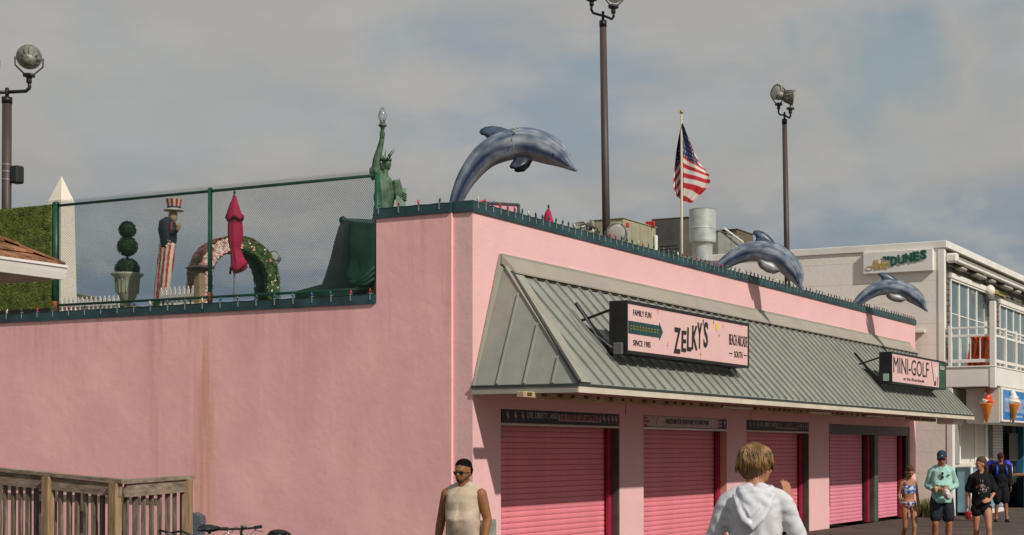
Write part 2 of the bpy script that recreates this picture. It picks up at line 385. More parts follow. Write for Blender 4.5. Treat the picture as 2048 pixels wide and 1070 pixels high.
# long side wall, proud of the corner pier, stepped parapet
sw = MB().poly([(-.055, .33, 0), (-.055, 14.5, 0), (-.055, 14.5, HL), (-.055, 1.66, HL), (-.055, 1.66, HT), (-.055, .33, HT)], (.30, 0, 0))
o = sw.build('side_wall', pinkside, B)
MB().box((0, .34, 0), (.245, .33+.3, HT)).build('corner_pier', pink, B)
MB().box((Lx-.25, .34, 0), (Lx, 14.5, HT)).build('rear_side_wall', pink, B)
MB().box((.25, 14.2, 0), (Lx-.25, 14.5, HL)).build('back_wall', pink, B)
MB().box((.245, .34, 3.55), (Lx-.25, 14.2, 3.75)).build('roof_deck', mat('roof_deck_boards', (.2, .17, .14), rough=.9, var=.2, vscale=2), B)
# copings
cp = MB(); n = 0
def coping(p, q, outn, parent):
    p = Vector(p); q = Vector(q); d = (q-p); ln = d.length; k = max(1, round(ln/.9)); d.normalize(); outn = Vector(outn)
    for i in range(k):
        a = p+d*(ln*i/k+.003); b = p+d*(ln*(i+1)/k-.003); m = MB()
        c0 = outn*.03; c1 = -outn*.28
        prof = [c0+Vector((0,0,0)), c0+Vector((0,0,.145)), c1+Vector((0,0,.165)), c1+Vector((0,0,.0))]
        vs = [a+x for x in prof]+[b+x for x in prof]
        m.add(vs, [(0,1,2,3),(7,6,5,4),(0,4,5,1),(1,5,6,2),(2,6,7,3),(3,7,4,0)])
        m.build('coping_cap', teal, parent)
coping((-.03, 0, HT), (Lx+.03, 0, HT), (0, -1, 0), B)
coping((-.055, .33, HT), (-.055, 1.67, HT), (-1, 0, 0), B)
MB().box((-.033, -.028, HT+.001), (.24, .329, HT+.166)).build('coping_cap', teal, B)
coping((-.055, 1.67, HL), (-.055, 14.5, HL), (-1, 0, 0), B)
# a thin raised stucco joint lines on the front wall and above the piers
jl = MB()
for xx in (5.02, 10.9):
    jl.box((xx, -.006, HB), (xx+.012, .002, 2.72))
jl.build('wall_joint', mat('dark_joint', (.25, .11, .10), rough=.9), B)  # joint strips in one darker even colour

# shutters
slat_cache = {}
def slat_mesh(wd):
    k = round(wd, 2)
    if k not in slat_cache:
        m = MB(); prof = [(0, 0), (-.008, .004), (-.013, .03), (-.012, .058), (-.007, .082), (0, .0865)]
        vs = [(0, y, z) for y, z in prof]+[(wd, y, z) for y, z in prof]; n = len(prof)
        m.add(vs, [(i, n+i, n+i+1, i+1) for i in range(n-1)]+[tuple(range(n)), tuple(range(2*n-1, n-1, -1)), (0, n-1, 2*n-1, n)])
        slat_cache[k] = m.mesh('slat')
    return slat_cache[k]
def shutter(x0, x1, d, bottom, m, top=2.26):
    s = MB().box((x0, d+.02, bottom), (x1, d+.05, top)).build('roller_shutter', seam, B)
    me = slat_mesh(x1-x0).copy(); me.materials.clear(); z = bottom+.07; k = 0
    while z < top-.03:
        put(me, 'slat', m, s, (x0, d, z)); z += .0895; k += 1
    MB().bbox((x0, d-.02, bottom), (x1, d+.02, bottom+.065), .008).build('bottom_bar', m, s)
    return s
def jamb(x, d0, pieces, z1=2.26):
    "vertical strips lining the far reveal of an opening; pieces (y0,y1,mat,name,thick)"
    for y0, y1, m, nm, th in pieces: MB().bbox((x-th, y0, 0), (x-.001, y1, z1), .006).build(nm, m, B)
for i, (a, b) in enumerate(bays[:3]):
    MB().box((a, .02, 2.275), (b, .30, HB-.002)).build('shutter_header', greyg, B)
    MB().bbox((a, -.012, 2.235), (b, .05, 2.272), .006).build('header_rail', cream if i != 1 else white, B)
    shutter(a+.01, b-.03, .27, .03, shut)
    if i == 1: P = [(.225, .27, darkm, 'shutter_guide', .04), (.15, .222, crimson, 'painted_post', .10), (.0, .146, peach, 'reveal_board', .02)]
    else: P = [(.235, .27, darkm, 'shutter_guide', .04), (.155, .22, crimson, 'painted_post', .11), (.01, .146, greyg, 'reveal_board', .02)]
    jamb(b, 0, P, 2.23)
    jamb(a+.05, 0, [(.2, .27, darkm, 'shutter_guide', .04)], 2.23)
a, b = bays[3]
MB().box((a, .02, 2.24), (b, .30, HB-.002)).build('shutter_header', greyg, B)
shutter(a+.01, 19.22, .27, .05, shut2, 2.24); shutter(19.82, 22.35, .27, .05, shut2, 2.24)
MB().bbox((19.50, .0, 0), (19.80, .30, 2.235), .01).build('steel_mullion', greyg, B)
MB().bbox((19.33, .12, 0), (19.42, .22, 2.235), .01).build('painted_post', crimson, B)
MB().bbox((19.24, .20, 0), (19.31, .28, 2.235), .01).build('shutter_guide', darkm, B)
MB().bbox((22.40, .16, 0), (22.5, .25, 2.235), .01).build('painted_post', crimson, B)
MB().bbox((22.52, .05, 0), (22.70, .3, 2.235), .01).build('shutter_guide', darkm, B)
MB().bbox((16.62, .238, .5), (16.66, .25, 2.2), .004).build('pull_cord', crimson, B)

# awning ------------------------------------------------------------
AW = MB().box((.3, -.4, 2.745), (22.7, -.001, 2.76)).build('awning', metal_trim, B)
EX0, EX1, EY, EZ = -.02, 22.82, -1.76, 2.80
TX0, TX1, TY, TZ = .80, 22.60, -.09, 4.60
def fr(x, t, h=0):  # front slope point; t 0 eave..1 top
    nrm = Vector((0, -(TZ-EZ), (TY-EY)*-1*-1)).normalized()
    nrm = Vector((0, -(TZ-EZ), (TY-EY))).normalized()
    return Vector((x, EY+(TY-EY)*t, EZ+(TZ-EZ)*t))+nrm*h
def clip(poly, inside, inter):
    o = []
    for i in range(len(poly)):
        p, q = poly[i], poly[(i+1) % len(poly)]; a, b = inside(p), inside(q)
        if a: o.append(p)
        if a != b: o.append(inter(p, q))
    return o
HX0 = lambda t: EX0+(TX0-EX0)*t
HX1 = lambda t: EX1+(TX1-EX1)*t
k = 63; step = (EX1-EX0)/k
for i in range(k):
    xa, xb = EX0+step*i, EX0+step*(i+1)
    pl = [(xa, 0), (xb, 0), (xb, 1), (xa, 1)]
    ins = lambda p: p[0] >= HX0(p[1])-1e-6
    def itx(p, q, f=HX0):
        g0 = p[0]-f(p[1]); g1 = q[0]-f(q[1]); s = g0/(g0-g1); return (p[0]+(q[0]-p[0])*s, p[1]+(q[1]-p[1])*s)
    pl = clip(pl, ins, itx)
    pl = clip(pl, lambda p: p[0] <= HX1(p[1])+1e-6, lambda p, q: itx(p, q, HX1))
    if len(pl) < 3: continue
    m = MB().poly([fr(x, t, 0) for x, t in pl], fr(0, 0, -.02)-fr(0, 0, 0))
    # raised seam on the left edge of the pan
    t0, t1 = 0, 1
    if xa < TX0: t1 = max(0, min(1, (xa-EX0)/(TX0-EX0)))
    if xa > TX1: t1 = max(0, min(1, (EX1-xa)/(EX1-TX1)))
    if t1 > .03: m.bar(fr(xa, .004, .016), fr(xa, t1-.012, .016), .024, .04, fr(0, 0, 1)-fr(0, 0, 0))
    jt = random.uniform(.94, 1.04)
    m.build('roof_panel', metal_roof, AW)
# hip end
def hp(s, t, h=0):  # s 0 at wall .. 1 outer corner (at eave), t up
    base = Vector((EX0, EY*s, EZ)); top = Vector((TX0, TY, TZ))
    nrm = Vector((-(TZ-EZ), 0, (TX0-EX0))).normalized()
    return Vector((EX0+(TX0-EX0)*t, EY*s, EZ+(TZ-EZ)*t))+nrm*h
cuts = [0, .245, .50, .765, 1.0]
for i in range(4):
    s0, s1 = cuts[i], cuts[i+1]
    pl = [(s0, 0), (s1, 0), (s1, 1), (s0, 1)]
    f = lambda t: 1-t*(1-TY/EY)
    pl = clip(pl, lambda p: p[0] <= f(p[1])+1e-6, lambda p, q, f=f: (lambda s: (p[0]+(q[0]-p[0])*s, p[1]+(q[1]-p[1])*s))((p[0]-f(p[1]))/((p[0]-f(p[1]))-(q[0]-f(q[1])))))
    m = MB().poly([hp(s, t) for s, t in pl], hp(0, 0, -.02)-hp(0, 0, 0))
    if s0 > 0:
        t1 = (1-s0)/(1-TY/EY); m.bar(hp(s0, .005, .014), hp(s0, t1-.03, .014), .022, .036, hp(0, 0, 1)-hp(0, 0, 0))
    m.build('roof_panel', metal_roof, AW)
# hip cap: a folded board along the hip, wider on the front slope
hb, ht_ = fr(EX0, 0), fr(TX0, 1)
w1 = Vector((.42, 0, 0))
hm = MB().poly([fr(EX0, 0, .022), fr(EX0+.36, 0, .022), fr(TX0+.36, 1, .022), fr(TX0, 1, .022)], fr(0, 0, .012)-fr(0, 0, 0))
hm.poly([hp(1, 0, .02), fr(EX0, 0, .034), fr(TX0, 1, .034), hp(TY/EY, 1, .02)], (-.012, 0, .004))
hm.build('hip_cap', metal_trim, AW)
MB().bar(fr(EX0-.02, .0, .03), fr(TX0-.02, .95, .03), .05, .05, (0, 0, 1)).build('hip_edge', mat('dark_trim', (.05, .05, .045), rough=.5), AW)
# wall flashing on the hip side and along the top
MB().poly([(EX0-.01, -.012, EZ), (EX0+.17, -.012, EZ), (TX0+.12, -.012, TZ), (TX0-.10, -.012, TZ+.03), (TX0-.06, -.012, TZ+.21)], (0, -.03, 0)).build('side_flashing', metal_trim, AW)
MB().box((TX0-.05, -.055, TZ+.05), (TX1+.05, -.001, TZ+.21)).build('wall_flashing', metal_trim, AW)
MB().poly([(TX0-.02, -.058, TZ+.17), (TX0+.05, TY-.15, TZ-.06), (TX0+.05, TY-.15, TZ-.085), (TX0-.02, -.058, TZ+.03)], (TX1-TX0, 0, 0)).build('ridge_cap', mat('ridge_trim', (.33, .30, .245), rough=.5, var=.05, vscale=1), AW)
cg = MB()
for i in range(k):
    xa = EX0+step*i
    if TX0+.3 < xa < TX1: cg.box((xa+.05, TY-.135, TZ-.125), (xa+step-.05, TY-.09, TZ-.075))
cg.build('closure_strip', seam, AW)
# eave: dark drip edge, cream fascia, soffit
dk = mat('drip_edge', (.035, .045, .04), rough=.5)
MB().box((EX0-.03, EY-.03, EZ-.035), (EX1+.02, EY+.02, EZ-.004)).box((EX0-.03, EY+.021, EZ-.035), (EX0+.03, .0, EZ-.004)).build('drip_edge', dk, AW)
MB().box((EX0-.015, EY-.015, EZ-.13), (EX1, EY+.012, EZ-.036)).build('fascia_board', cream, AW)
MB().box((EX0-.015, EY+.013, EZ-.13), (EX0+.012, -.001, EZ-.036)).build('fascia_board', metal_trim, AW)
MB().poly([(EX0+.012, EY+.012, EZ-.10), (EX1-.01, EY+.012, EZ-.10), (EX1-.01, -.001, EZ-.06), (EX0+.012, -.001, EZ-.06)], (0, 0, .02)).build('soffit', mat('soffit_boards', (.50, .33, .26), rough=.8, var=.1), AW)
MB().poly([(EX1-.005, EY, EZ-.03), (EX1-.005, -.001, EZ-.03), (TX1, -.001, TZ+.1), (TX1, TY, TZ)], (-.03, 0, 0)).build('gable_end', metal_trim, AW)
# long light trough under the soffit
tr = thing('light_trough', 'long tan lighting trough under the awning soffit above the shutters', 'light fixture', (1.2, -1.0, 2.6))
p0, p1 = on(1, -1.0, 1040, 783), on(1, -1.0, 1868, 834)
MB().bbox((p0.x, -1.06, 2.60), (p1.x, -.94, 2.69), .01).build('housing', mat('tan_trough', (.42, .31, .18), rough=.7, var=.25, vscale=2), tr)
cl_ = MB()
xx = p0.x+.1
while xx < p1.x:
    cl_.box((xx, -1.075, 2.635), (xx+random.uniform(.05, .16), -1.061, 2.675)); xx += random.uniform(.25, .5)
cl_.build('clip', mat('brown_clips', (.12, .05, .02), rough=.8), tr)
for xa in (15.3, 17.0, 11.4, 6.8):
    MB().bbox((xa, -1.14, 2.62), (xa+1.35, -1.08, 2.665), .012).build('lamp_tube', cream, tr)

# ================================================================= SIGNS
def sign_box(name, label, u0, u1, vt0, vb0, y, depth, extra=None):
    p = on(1, y, u0, (vt0+vb0)/2); q = on(1, y, u1, 690)
    return p, q
pinkpanel = mat('pink_sign_face', (.74, .47, .44), rough=.45, var=.02, spec=.4)
ink = mat('sign_ink_black', (.018, .018, .02), rough=.5, var=0)
inkg = mat('sign_ink_green', (.012, .055, .055), rough=.5, var=0)
inky = mat('sign_ink_yellow', (.72, .55, .02), rough=.5, var=0)
inkp = mat('sign_ink_pink', (.72, .24, .27), rough=.5, var=0)
def cabinet(root, x0, x1, z0, z1, yf, depth, fw=.045):
    "dark sign cabinet with a recessed-lip face; face plane y=yf"
    MB().bbox((x0, yf+.012, z0), (x1, yf+depth, z1), .012).build('cabinet', darkm, root)
    m = MB()
    m.box((x0, yf-.012, z0), (x1, yf+.0119, z0+fw)).box((x0, yf-.012, z1-fw), (x1, yf+.0119, z1))
    m.box((x0, yf-.012, z0+fw), (x0+fw*.6, yf+.0119, z1-fw)).box((x1-fw, yf-.012, z0+fw), (x1, yf+.0119, z1-fw))
    m.build('frame', darkm, root)
    MB().box((x0+fw*.6, yf, z0+fw), (x1-fw, yf+.0115, z1-fw)).build('sign_face', pinkpanel, root)
YS = -1.62
sx0, sx1 = on(1, YS, 1253, 650).x, on(1, YS, 1497, 690).x
sz1 = on(1, YS, 1253, 600).z; sz0 = on(1, YS, 1253, 706).z
S = thing('sign', 'pink lightbox sign reading ZELKYS BEACH ARCADE SOUTH on the awning', 'sign', (sx0, YS, sz0))
cabinet(S, sx0, sx1, sz0, sz1, YS, .30)
W = sx1-sx0; Hs = sz1-sz0
def sx(f): return sx0+W*f
def sz(f): return sz0+Hs*f
def txt(root, s, fx0, fx1, fz0, fz1, m, sX, sZ, y, bold=0.0, shear=0, name='lettering', dep=.006):
    return text_mesh(s, (sX(fx0), y-.001, sZ(fz0)), (1, 0, 0), (0, 0, 1), sX(fx1)-sX(fx0), sZ(fz1)-sZ(fz0), dep, shear, bold).xform(Matrix.Identity(4)).build(name, m, root)
txt(S, 'FAMILY FUN', .045, .175, .735, .845, ink, sx, sz, YS)
txt(S, 'SINCE 1985', .045, .17, .16, .27, ink, sx, sz, YS)
MB().poly([(sx(.012), YS-.006, sz(.38)), (sx(.235), YS-.006, sz(.38)), (sx(.235), YS-.006, sz(.32)), (sx(.262), YS-.006, sz(.50)), (sx(.235), YS-.006, sz(.68)), (sx(.235), YS-.006, sz(.62)), (sx(.012), YS-.006, sz(.62))][::-1], (0, .0055, 0)).build('arrow', inkg, S)
dm = MB()
for i in range(10):
    cx = sx(.03+.0215*i); cz = sz(.50); dm.add([(cx-.02, YS-.009, cz), (cx, YS-.009, cz-.035), (cx+.02, YS-.009, cz), (cx, YS-.009, cz+.035)], [(3, 2, 1, 0), (0, 1, 2, 3)])
    dm.box((cx-.018, YS-.009, cz-.026), (cx+.018, YS-.0065, cz+.026))
dm.v = dm.v; dm.build('arrow_lamps', inky, S)
# hand-drawn style rising letters
widths = [('Z', .345, .40, .10, .62), ('E', .405, .445, .15, .58), ('L', .45, .485, .18, .66), ('K', .49, .535, .22, .72), ('Y', .537, .575, .26, .80), ("S", .588, .625, .30, .84)]
for ch, a0, a1, b0, b1 in widths:
    f = 1.0
    text_mesh(ch, (sx(a0), YS-.001, sz(b0+.02)), (1, 0, 0), (0, 0, 1), W*(a1-a0), Hs*(b1-b0), .01, .08, .018).build('letter', ink, S)
MB().poly([(sx(.583), YS-.007, sz(.90)), (sx(.592), YS-.007, sz(.90)), (sx(.586), YS-.007, sz(.76))], (0, .006, 0)).build('apostrophe', ink, S)
def disc(cx, cz, rx, rz, y, n=20):
    m = MB(); pts = [(cx+rx*math.cos(2*PI*i/n), y, cz+rz*math.sin(2*PI*i/n)) for i in range(n)]
    return m.poly(pts, (0, .004, 0))
disc(sx(.705), sz(.80), .055, .075, YS-.006).build('yellow_dot', inky, S)
def sparkle(m, cx, cz, r, y):
    pts = []
    for i in range(8):
        rr = r if i % 2 == 0 else r*.22; a = PI*i/4; pts.append((cx+rr*math.cos(a)*.8, y, cz+rr*math.sin(a)))
    m.poly(pts, (0, .003, 0))
sp = MB()
for fx, fz, r in ((.225, .92, .08), (.30, .26, .07), (.565, .17, .09), (.76, .84, .05), (.93, .93, .05), (.90, .22, .05)): sparkle(sp, sx(fx), sz(fz), r, YS-.005)
sp.build('sparkle', inkp, S)
sp = MB()
for fx, fz, r in ((.675, .88, .035), (.725, .62, .035)): sparkle(sp, sx(fx), sz(fz), r, YS-.005)
sp.build('sparkle', ink, S)
txt(S, 'BEACH ARCADE', .815, .985, .46, .70, ink, sx, sz, YS, bold=.0)
txt(S, 'SOUTH', .862, .94, .20, .34, ink, sx, sz, YS, bold=.0)
MB().box((sx(.815), YS-.006, sz(.265)), (sx(.845), YS-.001, sz(.285))).box((sx(.955), YS-.006, sz(.265)), (sx(.985), YS-.001, sz(.285))).build('dash', ink, S)
def brackets(root, x0, z0, z1, n=2, w=5):
    for i in range(n):
        xx = x0+.10+i*(w-.3)
        m = MB(); yb = YS+.30
        m.bar((xx, yb, z1-.12), (xx, -.78, z1-.28), .035, .035).bar((xx, yb, z0+.1), (xx, -1.22, z0+.02), .035, .035)
        m.bar((xx, -.70, z1+.0), (xx, -1.34, z0-.02), .04, .05).bar((xx, yb, z0+.12), (xx, -.85, z1-.35), .03, .03)
        m.build('bracket', darkm, root)
brackets(S, sx0, sz0, sz1, 2, W)
m = MB()   # junction clutter and cable at the sign's lower left end
m.tube([(sx0-.15, -.85, 4.1), (sx0-.25, -1.1, 3.8), (sx0-.22, -1.22, 3.6), (sx0-.08, -1.4, 3.42), (sx0+.0, YS+.2, 3.42)], .012, 6)
m.bbox((sx0-.06, YS+.05, sz0-.02), (sx0-.004, YS+.2, sz0+.16), .01)
m.build('power_cable', mat('grey_cable', (.12, .12, .12), rough=.5), S)

mx0, mx1 = on(1, YS, 1783, 730).x, on(1, YS, 1891, 740).x
mz1 = on(1, YS, 1783, 703).z; mz0 = on(1, YS, 1783, 766).z
G = thing('sign', 'pink MINI-GOLF lightbox sign at the far end of the awning', 'sign', (mx0, YS, mz0))
cabinet(G, mx0, mx1, mz0, mz1, YS, .30, .04)
W2 = mx1-mx0; gx = lambda f: mx0+W2*f; gz = lambda f: mz0+(mz1-mz0)*f
txt(G, 'MINI-GOLF', .03, .66, .34, .86, ink, gx, gz, YS, bold=.0, name='lettering')
txt(G, 'at the Boardwalk', .20, .58, .15, .25, ink, gx, gz, YS)
MB().box((gx(.865), YS-.008, gz(.05)), (gx(.985), YS-.001, gz(.95))).build('green_end_panel', mat('green_panel', (.03, .10, .06), rough=.5, var=.3, vscale=8), G)
m = MB(); m.bar((gx(.71), YS-.006, gz(.92)), (gx(.765), YS-.006, gz(.20)), .012, .006); m.poly([(gx(.765), YS-.008, gz(.10)), (gx(.80), YS-.008, gz(.12)), (gx(.805), YS-.008, gz(.30)), (gx(.77), YS-.008, gz(.20))], (0, .006, 0)); m.build('golf_club_print', ink, G)
disc(gx(.81), gz(.60), .12, .12, YS-.005).build('golf_ball_print', mat('pale_print', (.72, .68, .62), rough=.5), G)
m = MB().box((gx(.83), YS-.007, gz(.10)), (gx(.836), YS-.003, gz(.34))); m.ell((gx(.833), YS-.005, gz(.36)), (.03, .006, .03)); m.build('golf_tee_print', crimson, G)
txt(G, 'GOLF', .88, .97, .70, .82, white, gx, gz, YS-.008)
brackets(G, mx0, mz0, mz1, 2, W2)
MB().bbox((mx0-.012, YS+.06, mz0+.05), (mx0+.0, YS+.2, mz0+.22), .004).build('meter_label', mat('pale_green_label', (.3, .42, .36), rough=.5), G)

# banners over the shutters
def flamingo(m, cx, cz, s, y):
    m.poly([(cx-.30*s, y, cz+.15*s), (cx-.15*s, y, cz+.42*s), (cx+.08*s, y, cz+.5*s), (cx+.12*s, y, cz+.3*s), (cx-.05*s, y, cz+.18*s), (cx+.28*s, y, cz+.1*s), (cx+.32*s, y, cz-.15*s), (cx+.05*s, y, cz-.2*s), (cx+.05*s, y, cz-.5*s), (cx-.04*s, y, cz-.5*s), (cx-.06*s, y, cz-.12*s), (cx-.25*s, y, cz-.05*s)], (0, .004, 0))
def banner(label, x0, x1, kind):
    y = -.004; z0, z1 = 2.285, 2.475
    b = thing('banner', label, 'banner', (x0, y, z0))
    base = mat('banner_dark', (.014, .022, .02), rough=.5, var=.3, vscale=3, bump=.15, bscale=6) if kind != 1 else mat('banner_pink', (.50, .36, .34), rough=.5, var=.08, bump=.15, bscale=6)
    MB().bbox((x0+.01, y-.008, z0), (x1-.12 if kind != 1 else x1-.03, y+.006, z1), .003).build('banner_sheet', base, b)
    X = lambda f: x0+(x1-x0)*f; Z = lambda f: z0+(z1-z0)*f; yy = y-.009
    if kind != 1:
        fl = mat('faded_pink_print', (.50, .24, .26), rough=.6, var=.1) if kind == 0 else mat('grey_print', (.30, .27, .27), rough=.6, var=.1)
        for f in (.045, .103, .158) + (.845, .885, .925, .958): m = MB(); flamingo(m, X(f), Z(.5), .15, yy-.005); m.build('printed_bird', fl, b)
        pal = mat('pale_lettering', (.42, .39, .33), rough=.6, var=.1)
        text_mesh('LIFE, LIBERTY, AND', (X(.19), yy, Z(.30)), (1,0,0), (0,0,1), X(.435)-X(.19), .105, .004, 0, .01).build('lettering', pal, b)
        MB().box((X(.44), yy-.004, Z(.20)), (X(.815), yy, Z(.82))).build('printed_plate', mat('plate_pink', (.38, .25, .24), rough=.6, var=.1), b)
        text_mesh('THE PURSUIT OF HAPPINESS!', (X(.45), yy-.005, Z(.29)), (1,0,0), (0,0,1), X(.805)-X(.45), .10, .004, 0, .01).build('lettering', mat('maroon_ink', (.16, .04, .05), rough=.6) if kind == 0 else ink, b)
    else:
        text_mesh('FREEDOM FOR EVERYONE TO HAVE FUN!', (X(.24), yy, Z(.30)), (1,0,0), (0,0,1), X(.75)-X(.24), .09, .004, 0, .01).build('lettering', ink, b)
        m = MB()
        for q in range(3): m.box((X(.005), yy-.003, Z(.02+.35*q)), (X(.03+.02*(q % 2)), yy, Z(.20+.35*q))); m.box((X(.88), yy-.003, Z(.02+.35*q)), (X(.925), yy, Z(.20+.35*q)))
        m.build('red_stripes', mat('flag_red_print', (.33, .02, .03), rough=.6), b)
        MB().box((X(.928), yy-.003, Z(.0)), (X(.985), yy, Z(.98))).build('blue_canton', mat('flag_blue_print', (.03, .04, .16), rough=.6), b)
        m = MB(); sparkle(m, X(.957), Z(.6), .07, yy-.007); sparkle(m, X(.957), Z(.25), .04, yy-.007); m.build('stars', white, b)
        MB().bar((X(.13), yy-.003, Z(.15)), (X(.15), yy-.003, Z(.9)), .012, .004).build('ticket_line', crimson, b)
banner('black banner LIFE, LIBERTY, AND THE PURSUIT OF HAPPINESS over the nearest shutter', *bays[0], 0)
banner('pale banner FREEDOM FOR EVERYONE TO HAVE FUN over the second shutter', *bays[1], 1)
banner('black faded banner of bird prints over the third shutter above blond person', *bays[2], 2)

# ================================================================= STRING LIGHTS on the copings
cables = mat('pale_clip', (.20, .23, .22), rough=.5, var=.1)
bulbc = [mat('bulb_'+n, c, rough=.25, var=0, spec=.6) for n, c in (('red', (.35, .012, .02)), ('green', (.01, .09, .04)), ('blue', (.012, .05, .16)), ('white', (.55, .5, .4)), ('dark', (.02, .07, .08)))]
bulb_me = []
for m_ in bulbc:
    b_ = MB().lathe([(.008, 0), (.012, .015), (.016, .03), (.017, .045), (.010, .07), (.001, .085)], n=8); me = b_.mesh('bulb', True); me.materials.append(m_); bulb_me.append(me)
clip_me = MB().box((-.009, -.004, -.075), (.009, .004, .02)).box((-.016, -.006, .015), (.016, .03, .03)).mesh('clip')
def lights(label, p, q, outn, step, zb):
    p = Vector(p); q = Vector(q); d = (q-p).normalized(); ln = (q-p).length; outn = Vector(outn)
    s = thing('string_lights', label, 'string lights', tuple(p))
    n = int(ln/step); pts = []
    for i in range(n+1):
        c = p+d*step*i
        cl = put(clip_me if not len(clip_me.materials) else clip_me, 'clip', cables, s, c+outn*.036+Vector((0, 0, .135)))
        cl.rotation_euler = (0, 0, 0 if abs(outn.y) > .5 else -PI/2)
        b = put(bulb_me[random.choice([0, 1, 2, 3, 4, 1, 2, 4])] if step > .19 else bulb_me[random.choice([0, 1, 1, 2, 4, 4, 3])], 'bulb', None, s, c+outn*.03+Vector((0, 0, .155)))
        b.rotation_euler = (random.uniform(-.25, .25), random.uniform(-.25, .25), 0)
        pts.append(c+outn*.03+Vector((0, 0, .152))); pts.append(c+d*step*.5+outn*.032+Vector((0, 0, .142)))
    MB().tube(pts, .005, 5).build('cable', mat('dark_green_cable', (.015, .04, .025), rough=.6), s)
lights('coloured bulbs clipped along the long front parapet above the awning', (.1, 0, HT), (Lx-.05, 0, HT), (0, -1, 0), .215, 0)
lights('short run of coloured bulbs on the raised side parapet beside the first dolphin', (-.055, 1.6, HT), (-.055, .4, HT), (-1, 0, 0), .36, 0)
lights('coloured bulbs clipped along the low side parapet under the chain link fence', (-.055, 1.75, HL), (-.055, 10.4, HL), (-1, 0, 0), .36, 0)

# ================================================================= ROOFTOP FENCE
fx = .16
FN = thing('chain_link_fence', 'green chain link fence with rusty post feet on the low side parapet', 'fence', (fx, 5, HL+.15))
ZT = 6.04; ZB = 4.34; YN, YF = 1.80, 8.42
def post(y, z0=HL+.16, z1=ZT+.03, r=.035):
    c = MB().tube([(fx, y, z0), (fx, y, z1)], r, 12).build('post', green, FN, True)
    MB().tube([(fx, y, z0), (fx, y, z0+.19)], r+.004, 12).build('rusty_foot', rustm, c, True)
    MB().ell((fx, y, z1), (r*1.15, r*1.15, r*.8), 12, 6).build('post_cap', green, c, True)
for y in (YF, 5.05, YN): post(y, r=.036 if y != YF else .058)  # end post thickened to stand in for the dark shadow band beside the turf
MB().tube([(fx, YF, ZT), (fx, YN, ZT)], .024, 10).build('top_rail', green, FN, True)
MB().tube([(fx, YF, ZB), (fx, YN, ZB-.02)], .022, 10).build('bottom_rail', green, FN, True)
ms = MB(); pit = .036; Hm = ZT+.06-(HL+.2); zb = HL+.2; y = YN-Hm
def tri(m, p, q, r):
    d = (q-p).normalized(); a = Vector((1, 0, 0)); b = d.cross(a)
    vs = [e+a*r*math.cos(t)+b*r*math.sin(t) for e in (p, q) for t in (0, 2.09, 4.19)]
    m.add(vs, [(0, 1, 4, 3), (1, 2, 5, 4), (2, 0, 3, 5)])
sl = 1.25  # steeper than wide diamonds
while y < YF:
    for sg in (1, -1):
        # line z = zb + sl*(yy-y) sg
        if sg > 0: y0, y1 = y, y+Hm/sl
        else: y0, y1 = y+Hm/sl, y
        a = (y0, zb); b = (y1, zb+Hm)
        def cl2(a, b):
            (ya, za), (yb, zbb) = a, b; o = []
            t0, t1 = 0, 1; dy = yb-ya
            for lim, s in ((YN, 1), (YF, -1)):
                fa = s*(ya-lim); fb = s*(yb-lim)
                if fa < 0 and fb < 0: return None
                if fa < 0: t0 = max(t0, fa/(fa-fb))
                if fb < 0: t1 = min(t1, fa/(fa-fb))
            if t0 >= t1: return None
            return [(ya+dy*t0, za+(zbb-za)*t0), (ya+dy*t1, za+(zbb-za)*t1)]
        c = cl2(a, b)
        if c: tri(ms, Vector((fx-.028+sg*.002, c[0][0], c[0][1])), Vector((fx-.028+sg*.002, c[1][0], c[1][1])), .0025)
    y += pit
# knuckled barbs along the top edge
y = YN
while y < YF:
    tri(ms, Vector((fx-.028, y, ZT+.055)), Vector((fx-.028, y+.008, ZT+.085)), .0025); y += pit
ms.build('wire_mesh', meshm, FN, kind='stuff')
# turf screen panel left of the fence
T = thing('turf_screen', 'artificial grass privacy panel left of the chain link fence', 'privacy screen', (.12, 9.5, HL+.15))
T0, T1, TZ0, TZ1 = 8.47, 12.6, 4.29, 6.06
MB().box((.10, T0, TZ0-.12), (.15, T1, TZ1)).build('backing', turfd, T)
MB().box((.075, T0, TZ0-.12), (.099, T1, TZ0-.0)).build('bottom_board', seam, T)
tb = MB(); rnd = random.Random(3)
for i in range(26000):
    y = rnd.uniform(T0, T0+2.3); z = rnd.uniform(TZ0, TZ1); l = rnd.uniform(.02, .045)
    p = Vector((.10, y, z)); q = p+Vector((-rnd.uniform(.012, .035), rnd.uniform(-.5, .5)*l, rnd.uniform(-.7, 1)*l*.8)); a = Vector((0, rnd.uniform(-1, 1), rnd.uniform(-1, 1))).normalized()*.003
    tb.add([p-a, p+a, q], [(0, 1, 2)])
tb.build('grass_blades', turfm, T, kind='stuff')

# ================================================================= ROOFTOP GOLF COURSE THINGS
RZ = 3.75
yawR = math.atan2(Rv.y, Rv.x)
def rotz(a): return Matrix.Rotation(a, 4, 'Z')
def T3(v): return Matrix.Translation(Vector(v))
